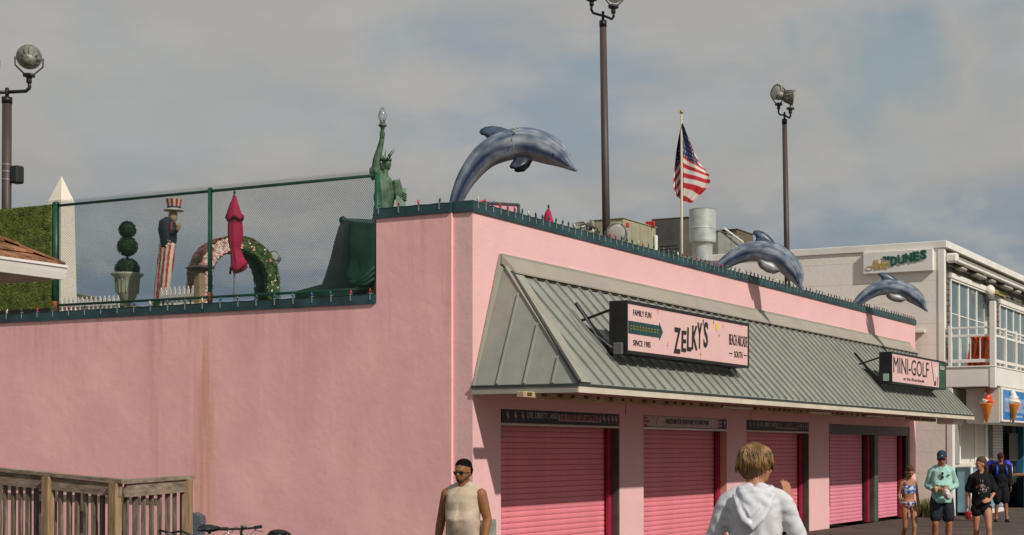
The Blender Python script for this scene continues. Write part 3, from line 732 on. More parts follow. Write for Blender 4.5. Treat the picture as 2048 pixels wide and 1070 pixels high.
# obelisk
p = at(123, 352, 33); H = p.z-RZ
ob = thing('obelisk', 'tall white pointed obelisk standing behind the chain link fence', 'obelisk', (p.x, p.y, RZ))
pw = mat('obelisk_white', (.74, .68, .58), rough=.7, var=.03)
m = MB(); q = .5*.38
def frus(m, a, b, z0, z1, c): 
    vs = [(c.x+sx_*a, c.y+sy_*a, z0) for sx_, sy_ in ((-1,-1),(1,-1),(1,1),(-1,1))]+[(c.x+sx_*b, c.y+sy_*b, z1) for sx_, sy_ in ((-1,-1),(1,-1),(1,1),(-1,1))]
    m.add(vs, [(0,3,2,1),(4,5,6,7),(0,1,5,4),(1,2,6,5),(2,3,7,6),(3,0,4,7)])
frus(m, .245, .182, RZ, p.z-.54, p); m.build('shaft', pw, ob)
m = MB(); frus(m, .184, .002, p.z-.54, p.z, p); m.build('pointed_cap', pw, ob)
# picket fences
def picket(label, a, b, z1, n):
    a = Vector(a); b = Vector(b); a.z = b.z = RZ; t = thing('picket_fence', label, 'picket fence', tuple(a)); hh = z1-RZ; d = (b-a); nn = d.normalized().cross(Vector((0,0,1)))*.03
    for i in range(n+1):
        c = a+d*i/n; m = MB().bar(c, c+Vector((0, 0, hh-.05)), .055, .02, nn).bar(c+Vector((0,0,hh-.05)), c+Vector((0,0,hh)), .02, .02, nn); m.build('picket', white, t)
    for q_ in (.35, .85): MB().bar(a+nn+Vector((0,0,hh*q_)), b+nn+Vector((0,0,hh*q_)), .03, .06).build('cross_rail', white, t)
picket('white picket fence between the obelisk and the urn topiary', at(112, 600, 30.5), at(236, 600, 30), 4.84, 14)
picket('white picket fence between the top hat figure and the flower arch', at(322, 600, 29.5), at(404, 600, 29), 4.93, 9)
# distant gable roof sliver behind the obelisk
p0 = at(140, 578, 55); p1 = at(262, 604, 52)
hs = thing('distant_house', 'low olive roofed building far behind the fence beside the obelisk', 'house', (p0.x, p0.y, 0))
MB().poly([(p0.x, p0.y, 0), (p1.x+1, p1.y-1, 0), (p1.x+1, p1.y-1, p1.z-.5), (p0.x, p0.y, p0.z-.3)], (6, 4, 0)).build('wall', white, hs)
MB().poly([(p0.x, p0.y-.3, p0.z-.3), (p1.x+1, p1.y-1.3, p1.z-.5), (p1.x+3, p1.y+1.5, p1.z-.35), (p0.x+3, p0.y+2, p0.z)], (0, 0, .12)).build('roof', mat('olive_shingle', (.22, .20, .12), rough=.9, var=.2, vscale=8), hs)
# topiary in urn
p = at(255, 443, 31); ppm = FPX/31
def zv(v, D): return CAM.z+Fv.z*D-(v-PPY)*D/FPX*Uv.z
ur = thing('urn_planter', 'pale green classical urn planter holding the triple ball topiary', 'urn', (p.x, p.y, RZ))
stone = mat('pale_green_stone', (.34, .36, .27), rough=.8, var=.12, vscale=6, bump=.3)
zr = zv(545, 31)
MB().lathe([(.16, RZ), (.16, RZ+.05), (.07, RZ+.12), (.06, zr-.62), (.10, zr-.58), (.15, zr-.52), (.205, zr-.36), (.225, zr-.2), (.235, zr-.1), (.305, zr-.045), (.31, zr-.01), (.29, zr), (.25, zr-.01), (.20, zr-.06)], (p.x, p.y, 0), 24).build('bowl', stone, ur, True)
m = MB()
for i in range(18):
    a = 2*PI*i/18; m.bar((p.x+.21*math.cos(a), p.y+.21*math.sin(a), zr-.40), (p.x+.235*math.cos(a), p.y+.235*math.sin(a), zr-.1), .02, .02)
m.build('fluting', stone, ur)
leafm = mat('boxwood_leaves', (.018, .055, .012), rough=.7, var=.45, vscale=14, spec=.3)
tp = thing('topiary', 'dark green three ball topiary growing from the pale urn', 'topiary', (p.x, p.y, zr-.05))
def leafball(c, r, n, name, parent, seed, m_=leafm, flat=1, size=.022):
    rn = random.Random(seed); m = MB(); c = Vector(c)
    m.ell(c, (r*.93, r*.93, r*.93*flat), 14, 9)
    for i in range(n):
        d = Vector((rn.gauss(0, 1), rn.gauss(0, 1), rn.gauss(0, 1))).normalized(); q = c+Vector((d.x, d.y, d.z*flat))*r*rn.uniform(.92, 1.07)
        a = d.cross(Vector((rn.random(), rn.random(), rn.random()))).normalized(); b = d.cross(a); s = rn.uniform(.6, 1.3)*size
        m.add([q-a*s*.5, q+b*s+d*s*.6, q+a*s*.5, q-b*s*.4], [(0, 1, 2, 3)])
    return m.build(name, m_, parent)
leafball((p.x, p.y, zv(458, 31)), .158, 1300, 'foliage_ball', tp, 1); leafball((p.x, p.y, zv(491, 31)), .188, 1700, 'foliage_ball', tp, 2); leafball((p.x, p.y, zv(536, 31)), .225, 1900, 'foliage_ball', tp, 3, flat=.9)
MB().tube([(p.x, p.y, zr-.04), (p.x, p.y, zv(455, 31))], .022, 8).build('stem', mat('bark', (.08, .05, .03), rough=.9), tp)

# painted standing figure in a top hat
D = 30; fg = at(332, 600, D); fz = lambda v: zv(v, D); fxv = Rv.copy(); fxv.z = 0; fxv.normalize(); fd = Vector((-fxv.y, fxv.x, 0))
def FP(u, v, d=0): q = at(u, v, D); return q+fd*d
sm = thing('painted_statue', 'painted statue of a figure in striped top hat, dark tailcoat and red striped trousers', 'statue', (fg.x, fg.y, RZ))
stripe = bpy.data.materials.new('red_white_stripes'); stripe.use_nodes = True
_n = stripe.node_tree.nodes; _l = stripe.node_tree.links.new; _t = _n.new('ShaderNodeVertexColor'); _t.layer_name = 'paint'; _l(_t.outputs['Color'], _n['Principled BSDF'].inputs['Base Color']); _n['Principled BSDF'].inputs['Roughness'].default_value = .5
def paint(o, fn):
    me = o.data; ca = me.color_attributes.new('paint', 'FLOAT_COLOR', 'POINT')
    buf = []
    for v in me.vertices: c = fn(v.co); buf += [c[0], c[1], c[2], 1]
    ca.data.foreach_set('color', buf)
redp, whtp = (.42, .025, .02), (.62, .56, .44)
m = MB()
m.tube([FP(318, 640, .02), FP(317, 600, .02), FP(322, 560, .02), FP(330, 520, .02), FP(333, 487, 0)], [.095, .10, .118, .135, .145], 20)
m.tube([FP(331, 640, -.1), FP(330, 600, -.1), FP(335, 560, -.1), FP(340, 520, -.08), FP(341, 487, -.05)], [.075, .08, .095, .105, .11], 20)
me = remesh(m, .018, 3, name='trousers'); off_mesh(me, Vector(sm['_o'])); tr_ = put(me, 'trousers', stripe, sm)
def strf(c, fr_=24):
    a = Vector((c.x, c.y, 0)).dot(fxv); zz = c.z; lean = (zz-1.0)*.10
    return redp if math.sin((a-lean)*70) > 0 else whtp
paint(tr_, strf)
m = MB(); m.tube([FP(335, 497), FP(337, 480), FP(335, 460), FP(336, 445), FP(340, 436)], [.16, .19, .215, .20, .09], 16, ell=(1, .8))
m.tube([FP(325, 447, .08), FP(329, 468, .12), FP(345, 472, -.05)], [.07, .06, .05], 10).tube([FP(345, 447, -.12), FP(350, 470, -.14), FP(361, 461, -.18)], [.07, .062, .05], 10)
m.tube([FP(327, 490, .1), FP(318, 520, .12), FP(314, 555, .12), FP(312, 575, .12)], [.14, .10, .07, .03], 10, ell=(1, .6))
me = remesh(m, .02, 4, name='tailcoat'); off_mesh(me, Vector(sm['_o'])); put(me, 'tailcoat', mat('navy_coat', (.012, .022, .038), rough=.6, var=.3, vscale=6, bump=.2), sm)
m = MB(); m.ell(FP(346, 432), (.09, .09, .12)); m.ell(FP(351, 432), (.03, .03, .03)); m.tube([FP(343, 440), FP(342, 446)], .05); m.cap(FP(361, 461, -.18), FP(365, 454, -.2), .042, .036); m.cap(FP(365, 454, -.2), FP(368, 447, -.2), .03, .016)
m.ell(FP(349, 441), (.035, .035, .06))
me = remesh(m, .014, 2, name='head_and_hand'); off_mesh(me, Vector(sm['_o'])); put(me, 'head_and_hand', mat('ochre_skin_paint', (.46, .32, .15), rough=.6, var=.2, vscale=9), sm)
hat = FP(348, 421); MB().lathe([(.0, .0), (.19, -.01), (.195, .01), (.13, .02), (.125, .06)], hat, 20).build('hat_brim', mat('hat_white', (.5, .5, .42), rough=.6, var=.25, vscale=20), sm, True)
h2 = MB(); h2.lathe([(.126, .025), (.132, .07)], hat, 20); h2.build('hat_band', mat('navy_band', (.02, .03, .07), rough=.6), sm, True)
for i in range(20):
    m = MB(); a0, a1 = 2*PI*i/20, 2*PI*(i+1)/20; c = hat
    vs = [c+Vector((r*math.cos(a), r*math.sin(a), z)) for r, z in ((.128, .07), (.158, .21)) for a in (a0, a1)]+[c+Vector((0, 0, .07)), c+Vector((0, 0, .20))]
    m.add(vs, [(0, 1, 3, 2), (2, 3, 5), (1, 0, 4)]); m.build('hat_stripe', mat('hat_red', redp, rough=.6) if i % 2 else mat('hat_cream', whtp, rough=.6), sm)
MB().tube([FP(349, 446, -.16), FP(347, 458, -.19), FP(346, 470, -.18)], [.03, .035, .02], 8, ell=(1, .4)).build('red_tie', mat('red_tie_paint', (.4, .02, .02), rough=.6), sm, True)
m = MB()
for u_, v_ in ((341, 483), (345, 484), (341, 490), (346, 491), (337, 493)): m.ell(FP(u_, v_, -.16), .014, 8, 5)
m.build('buttons', white, sm, True)
# little golf ramp edge left of the figure
gr = at(305, 605, 29.5); one(MB().poly([gr+Vector((0,0,-.5)), gr+fxv*.35+Vector((0,0,-.5)), gr+fxv*.32+Vector((0,0,.02)), gr+fxv*.1+Vector((0,0,.07)), gr+Vector((0,0,.0))], (fd*.4)), 'golf_hazard_rock', leafm, 'low dark green mound at the feet of the top hat figure', 'mound')

# stone post with brown cap
p = at(399, 531, 28)
pp = thing('stone_post', 'tan garden post with a flat brown cap in front of the flower arch', 'post', (p.x, p.y, RZ))
MB().bbox((p.x-.075, p.y-.075, RZ), (p.x+.075, p.y+.075, p.z-.09), .01).build('shaft', mat('tan_post', (.34, .25, .13), rough=.8, var=.2, vscale=7), pp)
m = MB(); frus(m, .10, .185, p.z-.10, p.z-.05, p); frus(m, .185, .10, p.z-.05, p.z, p); m.build('cap', mat('brown_cap', (.08, .045, .035), rough=.7), pp)

# flower arch
D = 32; c0 = at(467, 600, D); c0.z = RZ; zt = zv(476, D)
ac = thing('flower_arch', 'garden arch with pink and white flowers outside and green hedge inside', 'arch', tuple(c0))
nrm = (rotz(math.radians(36)) @ Vector((-Fv.x, -Fv.y, 0))).normalized(); along = Vector((0, 0, 1)).cross(nrm).normalized()
Wd = .84; th = .24; dp = .62; Hh = zt-RZ
def archpt(t, r, off):  # t in 0..1 along the arch
    leg = Hh-Wd; tot = 2*leg+PI*Wd; s = t*tot
    if s < leg: q = (-r, s)
    elif s < leg+PI*Wd: a = (s-leg)/Wd; q = (-r*math.cos(a), leg+r*math.sin(a))
    else: q = (r, leg-(s-leg-PI*Wd))
    return c0+along*q[0]+Vector((0, 0, q[1]))+nrm*off
N = 48; vs = []; fs = []
for i in range(N+1):
    for r, o_ in ((Wd, dp/2), (Wd, -dp/2), (Wd-th, -dp/2), (Wd-th, dp/2)): vs.append(archpt(i/N, r, o_))
for i in range(N):
    for j in range(4): a = i*4+j; b = i*4+(j+1) % 4; fs.append((a, b, b+4, a+4))
MB().add(vs, fs).build('hedge_core', turfd, ac)
rn = random.Random(5); lf = MB(); fl1 = MB(); fl2 = MB()
for i in range(13000):
    t = rn.random(); side = rn.random()
    if side < .36: q = archpt(t, Wd-th-.01, rn.uniform(-.5, .5)*dp); d = (c0+Vector((0,0,Hh-Wd))-q).normalized(); tgt = lf
    elif side < .80: q = archpt(t, Wd+.01, rn.uniform(-.5, .5)*dp); d = (q-c0).normalized(); tgt = lf if rn.random() < .12 else (fl1 if rn.random() < .45 else fl2)
    else: q = archpt(t, Wd-rn.random()*th, dp/2+.01); d = nrm; tgt = lf if rn.random() < (.06 if t < .48 else .88) else (fl1 if rn.random() < .45 else fl2)
    a = d.cross(Vector((rn.random(), rn.random(), rn.random()))).normalized(); b = d.cross(a); s = rn.uniform(.020, .038)
    q = q+d*rn.uniform(0, .03)
    tgt.add([q-a*s, q+b*s+d*s*.5, q+a*s, q-b*s+d*s*.3], [(0, 1, 2, 3)])
lf.build('hedge_leaves', mat('hedge_green', (.05, .11, .02), rough=.8, var=.4, vscale=8), ac, kind='stuff')
fl1.build('pink_flowers', mat('flower_pink', (.68, .28, .26), rough=.7, var=.2), ac, kind='stuff')
fl2.build('white_flowers', mat('flower_white', (.75, .68, .58), rough=.7, var=.1), ac, kind='stuff')

# closed umbrellas
def umbrella(label, u, vtop, D, prof, bend, zbase):
    p = at(u, vtop, D); z0 = p.z
    t = thing('closed_umbrella', label, 'umbrella', (p.x, p.y, zbase))
    k = FPX/D; m = MB(); n = 32; vs = []; fs = []
    for r, dv, off in prof:
        dv0 = dv
        for j in range(n):
            a = 2*PI*j/n; dv = dv0+(3.2*math.cos(4*a+.6) if 40 <= dv0 <= 50 else (4.5*math.cos(3*a+.5)+2*math.sin(7*a) if dv0 > 138 else 0))+noise.noise(Vector((a, dv0*.07, 3)))*2; rr = .86*r*(1+(.10 if dv < 45 else .20)*abs(math.cos(4*a+dv*.012))-.08+.07*math.sin(3*a+dv*.06))/k
            vs.append(p+fxv*((off+noise.noise(Vector((dv0*.06, 1.7, u)))*2.2)/k)+Vector((rr*math.cos(a), rr*math.sin(a), -dv/k)))
    for i in range(len(prof)-1):
        for j in range(n): fs.append((i*n+j, i*n+(j+1) % n, (i+1)*n+(j+1) % n, (i+1)*n+j))
    fs.append(tuple(range(n))); fs.append(tuple((len(prof)-1)*n+j for j in range(n-1, -1, -1)))
    m.add(vs, fs).build('canopy', mat('raspberry_canvas', (.40, .006, .055), rough=.75, var=.18, vscale=4, bump=.15, bscale=8), t, True)
    MB().tube([(p.x, p.y, zbase), (p.x, p.y, p.z)], .017, 8).build('pole', mat('silver_pole', (.45, .45, .43), rough=.35, metal=.6), t, True)
    MB().ell((p.x, p.y, p.z+.03), (.022, .022, .05), 8, 6).build('finial', darkm, t, True)
    return t
umbrella('raspberry red closed patio umbrella in front of the flower arch', 469, 389, 29,
    [(1.5, 0, 0), (6, 9, 0), (11, 22, 0), (16, 36, 0), (20, 44, 1), (19.5, 50, 0), (14, 47, 1), (15.5, 62, 1), (16, 80, 1), (15, 95, 1), (12, 104, 2), (11, 110, 2), (13, 120, 4), (16, 132, 8), (18, 141, 10), (17, 146, 8), (14, 151, 3), (5, 154, -1)], 0, RZ)
umbrella('raspberry red closed umbrella tip behind the front parapet right of the pink board', 1097, 417, 30,
    [(1.5, 0, 0), (6, 6, 0), (11, 20, 0), (15, 32, 0), (17.5, 40, 0), (17, 44, 0), (13, 46, 0), (13, 70, 0), (12, 110, 0), (14, 140, 0)], 0, RZ)

# green tarpaulin-covered object: folded sheet over a frame
def TP(u, v, D): return at(u, v, D)
tm = mat('dark_green_tarp', (.008, .045, .028), rough=.55, var=.25, vscale=2, bump=.3, bscale=3, spec=.3)
tt = thing('covered_machine', 'tall object wrapped in a dark green tarpaulin behind the fence', 'covered machine', tuple(at(700, 600, 27)))
rows = []
n = 14
for i in range(n+1):
    f = i/n; v = 440+(640-440)*f
    lu = 681-(681-646)*f/.64 if f < .64 else 646-56*min(1, (f-.64)*16)
    if f == 0: lu = 684
    row = [(lu, v, 27.8), (lu+3, v, 27.3), (lu*.5+702*.5, v, 27.0), (702, v+(2 if i == 0 else 0), 26.4), (720, v+(4 if i == 0 else 0), 26.5), (740, v+(6 if i == 0 else 0), 26.3), (770, v+(6 if i == 0 else 0), 26.5), (800, v+(5 if i == 0 else 0), 26.7)]
    rows.append([TP(*q)+fd*(.05*noise.noise(Vector((q[0]*.03, q[1]*.03, 0)))) for q in row])
m = MB(); vs = [q for r in rows for q in r]; k = 8; fs = [(i*k+j, i*k+j+1, (i+1)*k+j+1, (i+1)*k+j) for i in range(n) for j in range(k-1)]
vs += [TP(690, 437, 28.2), TP(800, 440, 28.2), TP(800, 640, 28.2), TP(590, 640, 28.6)]; b0 = len(vs)-4
m.add(vs, fs); m.add([rows[0][j] for j in range(k)]+[TP(800, 441, 28.2), TP(686, 436, 28.2)], [tuple(range(k+2))]); m.build('tarpaulin', tm, tt, True)
m = MB(); m.ell(TP(686, 441, 27.4), (.07, .07, .08), 8, 5); m.build('gathered_peak', tm, tt, True)
m = MB()
for j in range(3):
    m.tube([TP(700, 566+j*5, 26.2), TP(730, 570-j*8, 26.1), TP(765, 545-j*14, 26.25)], [.05, .035, .03], 8)
m.build('tarpaulin_fold', tm, tt, True)

# verdigris robed statue with raised torch
D = 29; SP = lambda u, v, d=0: at(u, v, D)+fd*d
st = thing('robed_statue', 'green robed statue with spiked crown raising a torch by the fence end', 'statue', (at(768, 600, D).x, at(768, 600, D).y, RZ))
verd = mat('verdigris_paint', (.09, .15, .085), rough=.6, var=.28, vscale=5, bump=.3, bscale=10, var2=(.03, .07, .04))
m = MB()
m.tube([SP(765, 700), SP(766, 600), SP(766, 480), SP(767, 420), SP(768, 385), SP(769, 362), SP(770, 350)], [.28, .27, .25, .225, .20, .16, .09], 24, ell=(1, .75))
m.tube([SP(757, 352), SP(752, 345), SP(750, 335)], [.15, .12, .10], 14)
m.tube([SP(788, 362), SP(794, 385), SP(797, 400)], [.12, .09, .06], 12)
def folds(co, nr):
    a = (co-SP(768, 400)); s = a.dot(fxv); f = math.sin(s*75+co.z*9)*.010+noise.noise(co*6)*.03
    return co+nr*(f if co.z < 7.2 else f*.2)
me = remesh(m, .03, 3, folds, 'robe'); off_mesh(me, Vector(st['_o'])); put(me, 'robe', verd, st)
m = MB(); m.tube([SP(751, 341), SP(754, 318), SP(759, 300), SP(763, 283), SP(765, 272)], [.085, .075, .062, .05, .042], 12); m.ell(SP(765, 268), (.055, .055, .06), 10, 6)
for j in range(4): m.cap(SP(761, 264+j*3.6, -.04), SP(769, 264+j*3.6, -.045), .017, .015, 6)
me = remesh(m, .014, 3, name='raised_arm'); off_mesh(me, Vector(st['_o'])); put(me, 'raised_arm', verd, st)
m = MB(); m.ell(SP(773, 328), (.085, .09, .115), 14, 9); m.cap(SP(771, 340), SP(770, 352), .05, .07); m.ell(SP(781, 329), (.018, .018, .03)); m.ell(SP(777, 337), (.035, .035, .03)); m.ell(SP(779, 322), (.03, .045, .015)); m.ell(SP(766, 334, .0), (.07, .08, .09))
me = remesh(m, .012, 2, name='head'); off_mesh(me, Vector(st['_o'])); put(me, 'head', verd, st)
MB().lathe([(.10, -.02), (.11, .0), (.10, .03), (.06, .04)], SP(772, 320), 18).build('crown', verd, st, True)
for u2, v2, u1, v1, d2 in ((741, 314, 764, 315, .2), (769, 297, 770, 312, .1), (789, 296, 776, 312, 0), (792, 303, 778, 314, -.1), (787, 313, 779, 316, -.25), (780, 320, 776, 318, -.35), (757, 303, 767, 314, .25)):
    MB().tube([SP(u1, v1), SP(u2, v2, d2)], [.014, .004], 6).build('crown_ray', verd, st, True)
tk = (SP(765, 262)); MB().lathe([(.02, -.2), (.03, -.12), (.035, .0), (.04, .07), (.078, .09), (.08, .11), (.05, .13), (.055, .16)], tk, 16).build('torch', verd, st, True)
MB().lathe([(.03, .15), (.065, .24), (.072, .29), (.055, .36), (.02, .42), (.002, .45)], tk, 16).build('torch_flame', mat('clear_torch_glass', (.75, .82, .82), rough=.08, trans=.8, var=.02), st, True)
m = MB()
for i in range(6):
    a = PI*i/3; m.tube([tk+Vector((r*math.cos(a), r*math.sin(a), z)) for r, z in ((.032, .15), (.068, .24), (.075, .29), (.058, .36), (.02, .43))], .005, 5)
m.build('flame_ribs', mat('grey_wire', (.15, .19, .19), rough=.5), st, True)
m = MB().poly([SP(794, 376, -.02), SP(811, 376, .1), SP(809, 413, .1), SP(793, 411, -.02)], -fd*.06); m.build('tablet', mat('light_verdigris', (.17, .27, .18), rough=.6, var=.2, vscale=5), st)
m = MB()
for j in range(4): m.cap(SP(806, 385+j*4, -.0), SP(812, 388+j*4, .03), .016, .014, 6)
m.build('holding_fingers', verd, st, True)

# pink board behind the front parapet
a = at(905, 402, 27.0); b = at(1037, 409, 27.6)
pb = thing('menu_board', 'pink board with dark frame standing behind the parapet corner under the first dolphin', 'board', (a.x, a.y, RZ))
dd = (b-a); up = Vector((0, 0, 1)); nn = dd.normalized().cross(up)
MB().poly([Vector((a.x, a.y, a.z-.9)), Vector((b.x, b.y, b.z-.9)), b, a], -nn*.03).build('board_face', mat('board_pink', (.66, .27, .30), rough=.5, var=.04), pb)
MB().bar(a+nn*.0, b+nn*.0, .05, .035).bar(b+Vector((0, 0, -.9)), b, .05, .035, nn).build('board_frame', mat('slate_frame', (.03, .05, .06), rough=.5), pb)
m = MB()
for i, (s_, h_) in enumerate(((.57, .1), (.62, .12), (.74, .14), (.80, .12))):
    q = a+dd*s_+nn*.025+Vector((0, 0, -.22)); m.ell(q, (.05, .012, .03), 8, 5)
m.build('printed_mark', mat('board_print', (.7, .5, .48), rough=.5), pb)
q = a+dd*.38+nn*.03; MB().tube([q+Vector((-.1, 0, -.06)), q+Vector((.0, 0, .0)), q+dd.normalized()*.12+Vector((0, 0, .04))], [.01, .02, .008], 6).build('red_clip', crimson, pb)
for xq in (a+dd*.05, a+dd*.95): MB().tube([Vector((xq.x, xq.y, RZ))-nn*.06, Vector((xq.x, xq.y, a.z-.1))-nn*.06], .02, 6).build('leg', darkm, pb)

# lamp heads ----------------------------------------------------------
housing = mat('weathered_aluminium', (.25, .24, .20), rough=.5, metal=.35, var=.3, vscale=14, bump=.2)
lens = mat('lamp_lens', (.42, .42, .37), rough=.15, var=.12, spec=.7)
def flood(root, pos, aim, s=1.0):
    "sports floodlight: reflector bowl with lens rim, finned ballast can behind it, yoke and neck"
    pos = Vector(pos); aim = Vector(aim).normalized(); M = T3(pos) @ aim.to_track_quat('Z', 'Y').to_matrix().to_4x4() @ Matrix.Scale(s, 4)
    h = MB().lathe([(.055, -.18), (.09, -.16), (.13, -.10), (.17, -.02), (.195, .06), (.205, .075), (.205, .10), (.19, .10)], n=24).xform(M).build('lamp_housing', housing, root, True)
    MB().lathe([(.188, .085), (.15, .105), (.08, .115), (.01, .118)], n=24).xform(M).build('lens', lens, h, True)
    f = MB()
    for i in range(12):
        a = 2*PI*i/12; f.add([(math.cos(a+e)*r, math.sin(a+e)*r, z) for e in (-.03, .03) for r, z in ((.09, -.17), (.15, -.15), (.195, .02), (.14, -.06))], [(0,1,2,3),(7,6,5,4),(0,4,5,1),(1,5,6,2)])
    f.xform(M).build('cooling_fin', housing, h)
    MB().lathe([(.09, -.36), (.10, -.34), (.10, -.20), (.06, -.17)], n=16).xform(M).build('ballast_can', housing, h, True)
    y = MB()
    sd_ = M.to_3x3() @ Vector((1, 0, 0)); sd_.z = 0
    if sd_.length < .01: sd_ = fxv.copy()
    sd_.normalize(); nk = pos-Vector((0, 0, .30*s))
    y.tube([pos+sd_*.22*s, pos+sd_*.215*s-Vector((0, 0, .14*s)), nk+sd_*.05*s, nk-sd_*.05*s, pos-sd_*.215*s-Vector((0, 0, .14*s)), pos-sd_*.22*s], .014*s, 6)
    y.tube([nk+Vector((0, 0, .03)), nk-Vector((0, 0, .02))], .10*s, 12).tube([nk, nk-Vector((0, 0, .12*s))], .045*s, 10)
    y.build('yoke', mat('dark_yoke', (.05, .05, .045), rough=.5, var=.2), h, True)
    return nk-Vector((0, 0, .12*s))
polem = mat('brown_bronze_pole', (.065, .045, .038), rough=.5, var=.2, vscale=2, bump=.05, stretch=(1, 1, .3))
def lamp(label, u, vtop, D, r0, r1, lean, heads, extra=None):
    p = at(u, vtop, D); base = Vector((p.x, p.y, RZ))+fxv*lean
    t = thing('lamp_post', label, 'lamp post', tuple(base))
    MB().tube([base, p], [r1, r0], 16).build('pole', polem, t, True)
    MB().tube([p-Vector((0,0,.02)), p+Vector((0,0,.10))], r0*1.12, 14).tube([p+Vector((0,0,.10)), p+Vector((0,0,.28))], r0*.42, 10).build('pole_cap', darkm, t, True)
    ends = []
    for off, drop, rise, aim, s in heads:
        e = p+Vector((0, 0, .20)); o_ = Vector(off)
        j = e+o_+Vector((0, 0, drop)); top = j+Vector((0, 0, rise))
        pts = [e, e+o_*.5+Vector((0,0,drop*.5)), e+o_*.86+Vector((0,0,drop*.92)), e+o_+Vector((0,0,drop+.05)), e+o_*1.03+Vector((0,0,drop+rise*.4)), top]
        MB().tube(pts, r0*.38, 10).build('arm', darkm, t, True)
        flood(t, top+Vector((0, 0, .40*s)), aim, s)
    return t, p
toC = (-Fv).copy(); toC.z = 0
t1, p1_ = lamp('brown lamp post with speaker and floodlight at the left edge of the photo', 14, 205, 30, .088, .092, 0,
    [(fxv*.42, .02, .18, Vector((.55, .60, .30)), 1.15), (-fxv*.42, -.02, .2, Vector((-.6, -.7, -.4)), 1.15)])
c = p1_+fxv*.20; c.z = zv(348, 30)
MB().bbox((c.x-.10, c.y-.10, c.z-.17), (c.x+.10, c.y+.10, c.z+.17), .03).build('speaker', mat('black_speaker', (.02, .02, .022), rough=.6), t1)
for v in (328, 342, 358):
    MB().tube([(p1_.x, p1_.y, zv(v, 30)-.008), (p1_.x, p1_.y, zv(v, 30)+.008)], .095, 16).build('steel_band', mat('pale_band', (.4, .4, .4), rough=.4, metal=.5), t1, True)
lamp('tallest brown lamp post rising behind the awning between dolphin and flag', 1206, 52, 30, .065, .082, .09,
    [(-fxv*.22+fd*.1, .08, .16, Vector((-.3, .9, -.35)), 1.0), (fxv*.20-fd*.1, -.10, .14, Vector((-.4, -.6, -.3)), 1.0)])
lamp('brown lamp post behind the second dolphin, farthest of the lamp posts', 1569, 246, 40, .062, .082, .10,
    [(-fxv*.13+fd*.2, .06, .16, Vector((-.75, .35, .1)), 1.0), (fxv*.13-fd*.2, -.12, .14, Vector((.35, -.9, -.2)), 1.0)])
def small_flood(label, u, v, D, aim, s):
    p = at(u, v, D); t = thing('floodlight', label, 'floodlight', (p.x, p.y, RZ)); e = flood(t, p, aim, s)
    MB().tube([(e.x, e.y, RZ), (e.x, e.y, e.z+.02)], .03, 8).build('stand', darkm, t, True)
small_flood('round floodlight low behind the parapet beside the tallest lamp post', 1232, 464, 29, (-.75, -.55, -.25), .95)
small_flood('grey floodlight facing left behind the parapet right of the red umbrella tip', 1160, 460, 30, (-.2, .85, -.3), .85)
small_flood('pale floodlight tilted beside the grey one behind the parapet', 1182, 462, 30.6, (-.7, .1, .2), .75)
small_flood('small floodlight on a black stand right of the flower arch', 549, 514, 34, (-.8, -.3, .1), .62)

# ================================================================= FLAG
p = at(1363, 222, 44); bz = RZ
fp = thing('flagpole', 'slim cream flagpole with brass ball flying the flag', 'flagpole', (p.x, p.y, bz))
MB().tube([(p.x, p.y, bz), (p.x, p.y, p.z-.1)], [.042, .030], 12).build('pole', mat('cream_pole', (.50, .44, .33), rough=.4, var=.06), fp, True)
MB().ell((p.x, p.y, p.z-.03), .055, 12, 8).build('brass_ball', mat('brass', (.45, .28, .06), rough=.3, metal=.7), fp, True)
MB().tube([(p.x, p.y, p.z-.16), (p.x, p.y, p.z-.07)], .022, 8).build('truck', mat('brass', (0,0,0)), fp, True)
D = 44
def cat(pts, t):
    t = max(0, min(1, t)); k = len(pts)-1; i = min(int(t*k), k-1); f = t*k-i
    P = [Vector(pts[max(0, i-1)]), Vector(pts[i]), Vector(pts[i+1]), Vector(pts[min(k, i+2)])]
    return .5*((2*P[1])+(P[2]-P[0])*f+(2*P[0]-5*P[1]+4*P[2]-P[3])*f*f+(3*P[1]-P[0]-3*P[2]+P[3])*f*f*f)
colL = [(1362, 250), (1354, 292), (1350, 325), (1347, 352), (1347, 373), (1352, 389), (1361, 398)]
colP = [(1364, 246), (1365, 275), (1366, 308), (1366, 330), (1367, 352), (1367, 374), (1366, 402)]
colR = [(1366, 248), (1388, 300), (1400, 325), (1413, 341), (1420, 354), (1416, 374), (1384, 406)]
NS, NTT = 60, 130; vs = []; cols = []
blue = (.012, .018, .085); redf = (.42, .012, .018); whf = (.60, .56, .50)
for i in range(NS+1):
    s = i/NS
    for j in range(NTT+1):
        t = j/NTT
        if s < .25: f = s/.25; a = cat(colL, t); b = cat(colP, t); q = a*(1-f)+b*f; fold = .10*math.sin(f*PI)+.1
        else: f = (s-.25)/.75; a = cat(colP, t); b = cat(colR, t); q = a*(1-f)+b*f; fold = .12*math.sin(f*7+t*3)*f
        # stripes fall away from the pole: shear downwards with distance
        if s < .25: tt_ = t-.07*(1-f)
        else: tt_ = t-.13*f*(1-t)**.3*1.1+.0
        w_ = at(q.x, q.y, D)+fd*(fold-.02); vs.append(w_)
        st_ = min(12, max(0, int((tt_-.0)*13/1.0)))
        can = (tt_ < .34 and (s < .25 or f < .8)) if t < .5 else False
        c_ = blue if can else (redf if st_ % 2 == 0 else whf)
        if can:
            rr, cc_ = int(t*75), int(s*36)
            if (rr % 4 == 1) and (cc_ % 4 == (1 if (rr//4) % 2 else 3)): c_ = (.5, .5, .52)
        cols.append(c_)
fs = [(i*(NTT+1)+j, (i+1)*(NTT+1)+j, (i+1)*(NTT+1)+j+1, i*(NTT+1)+j+1) for i in range(NS) for j in range(NTT)]
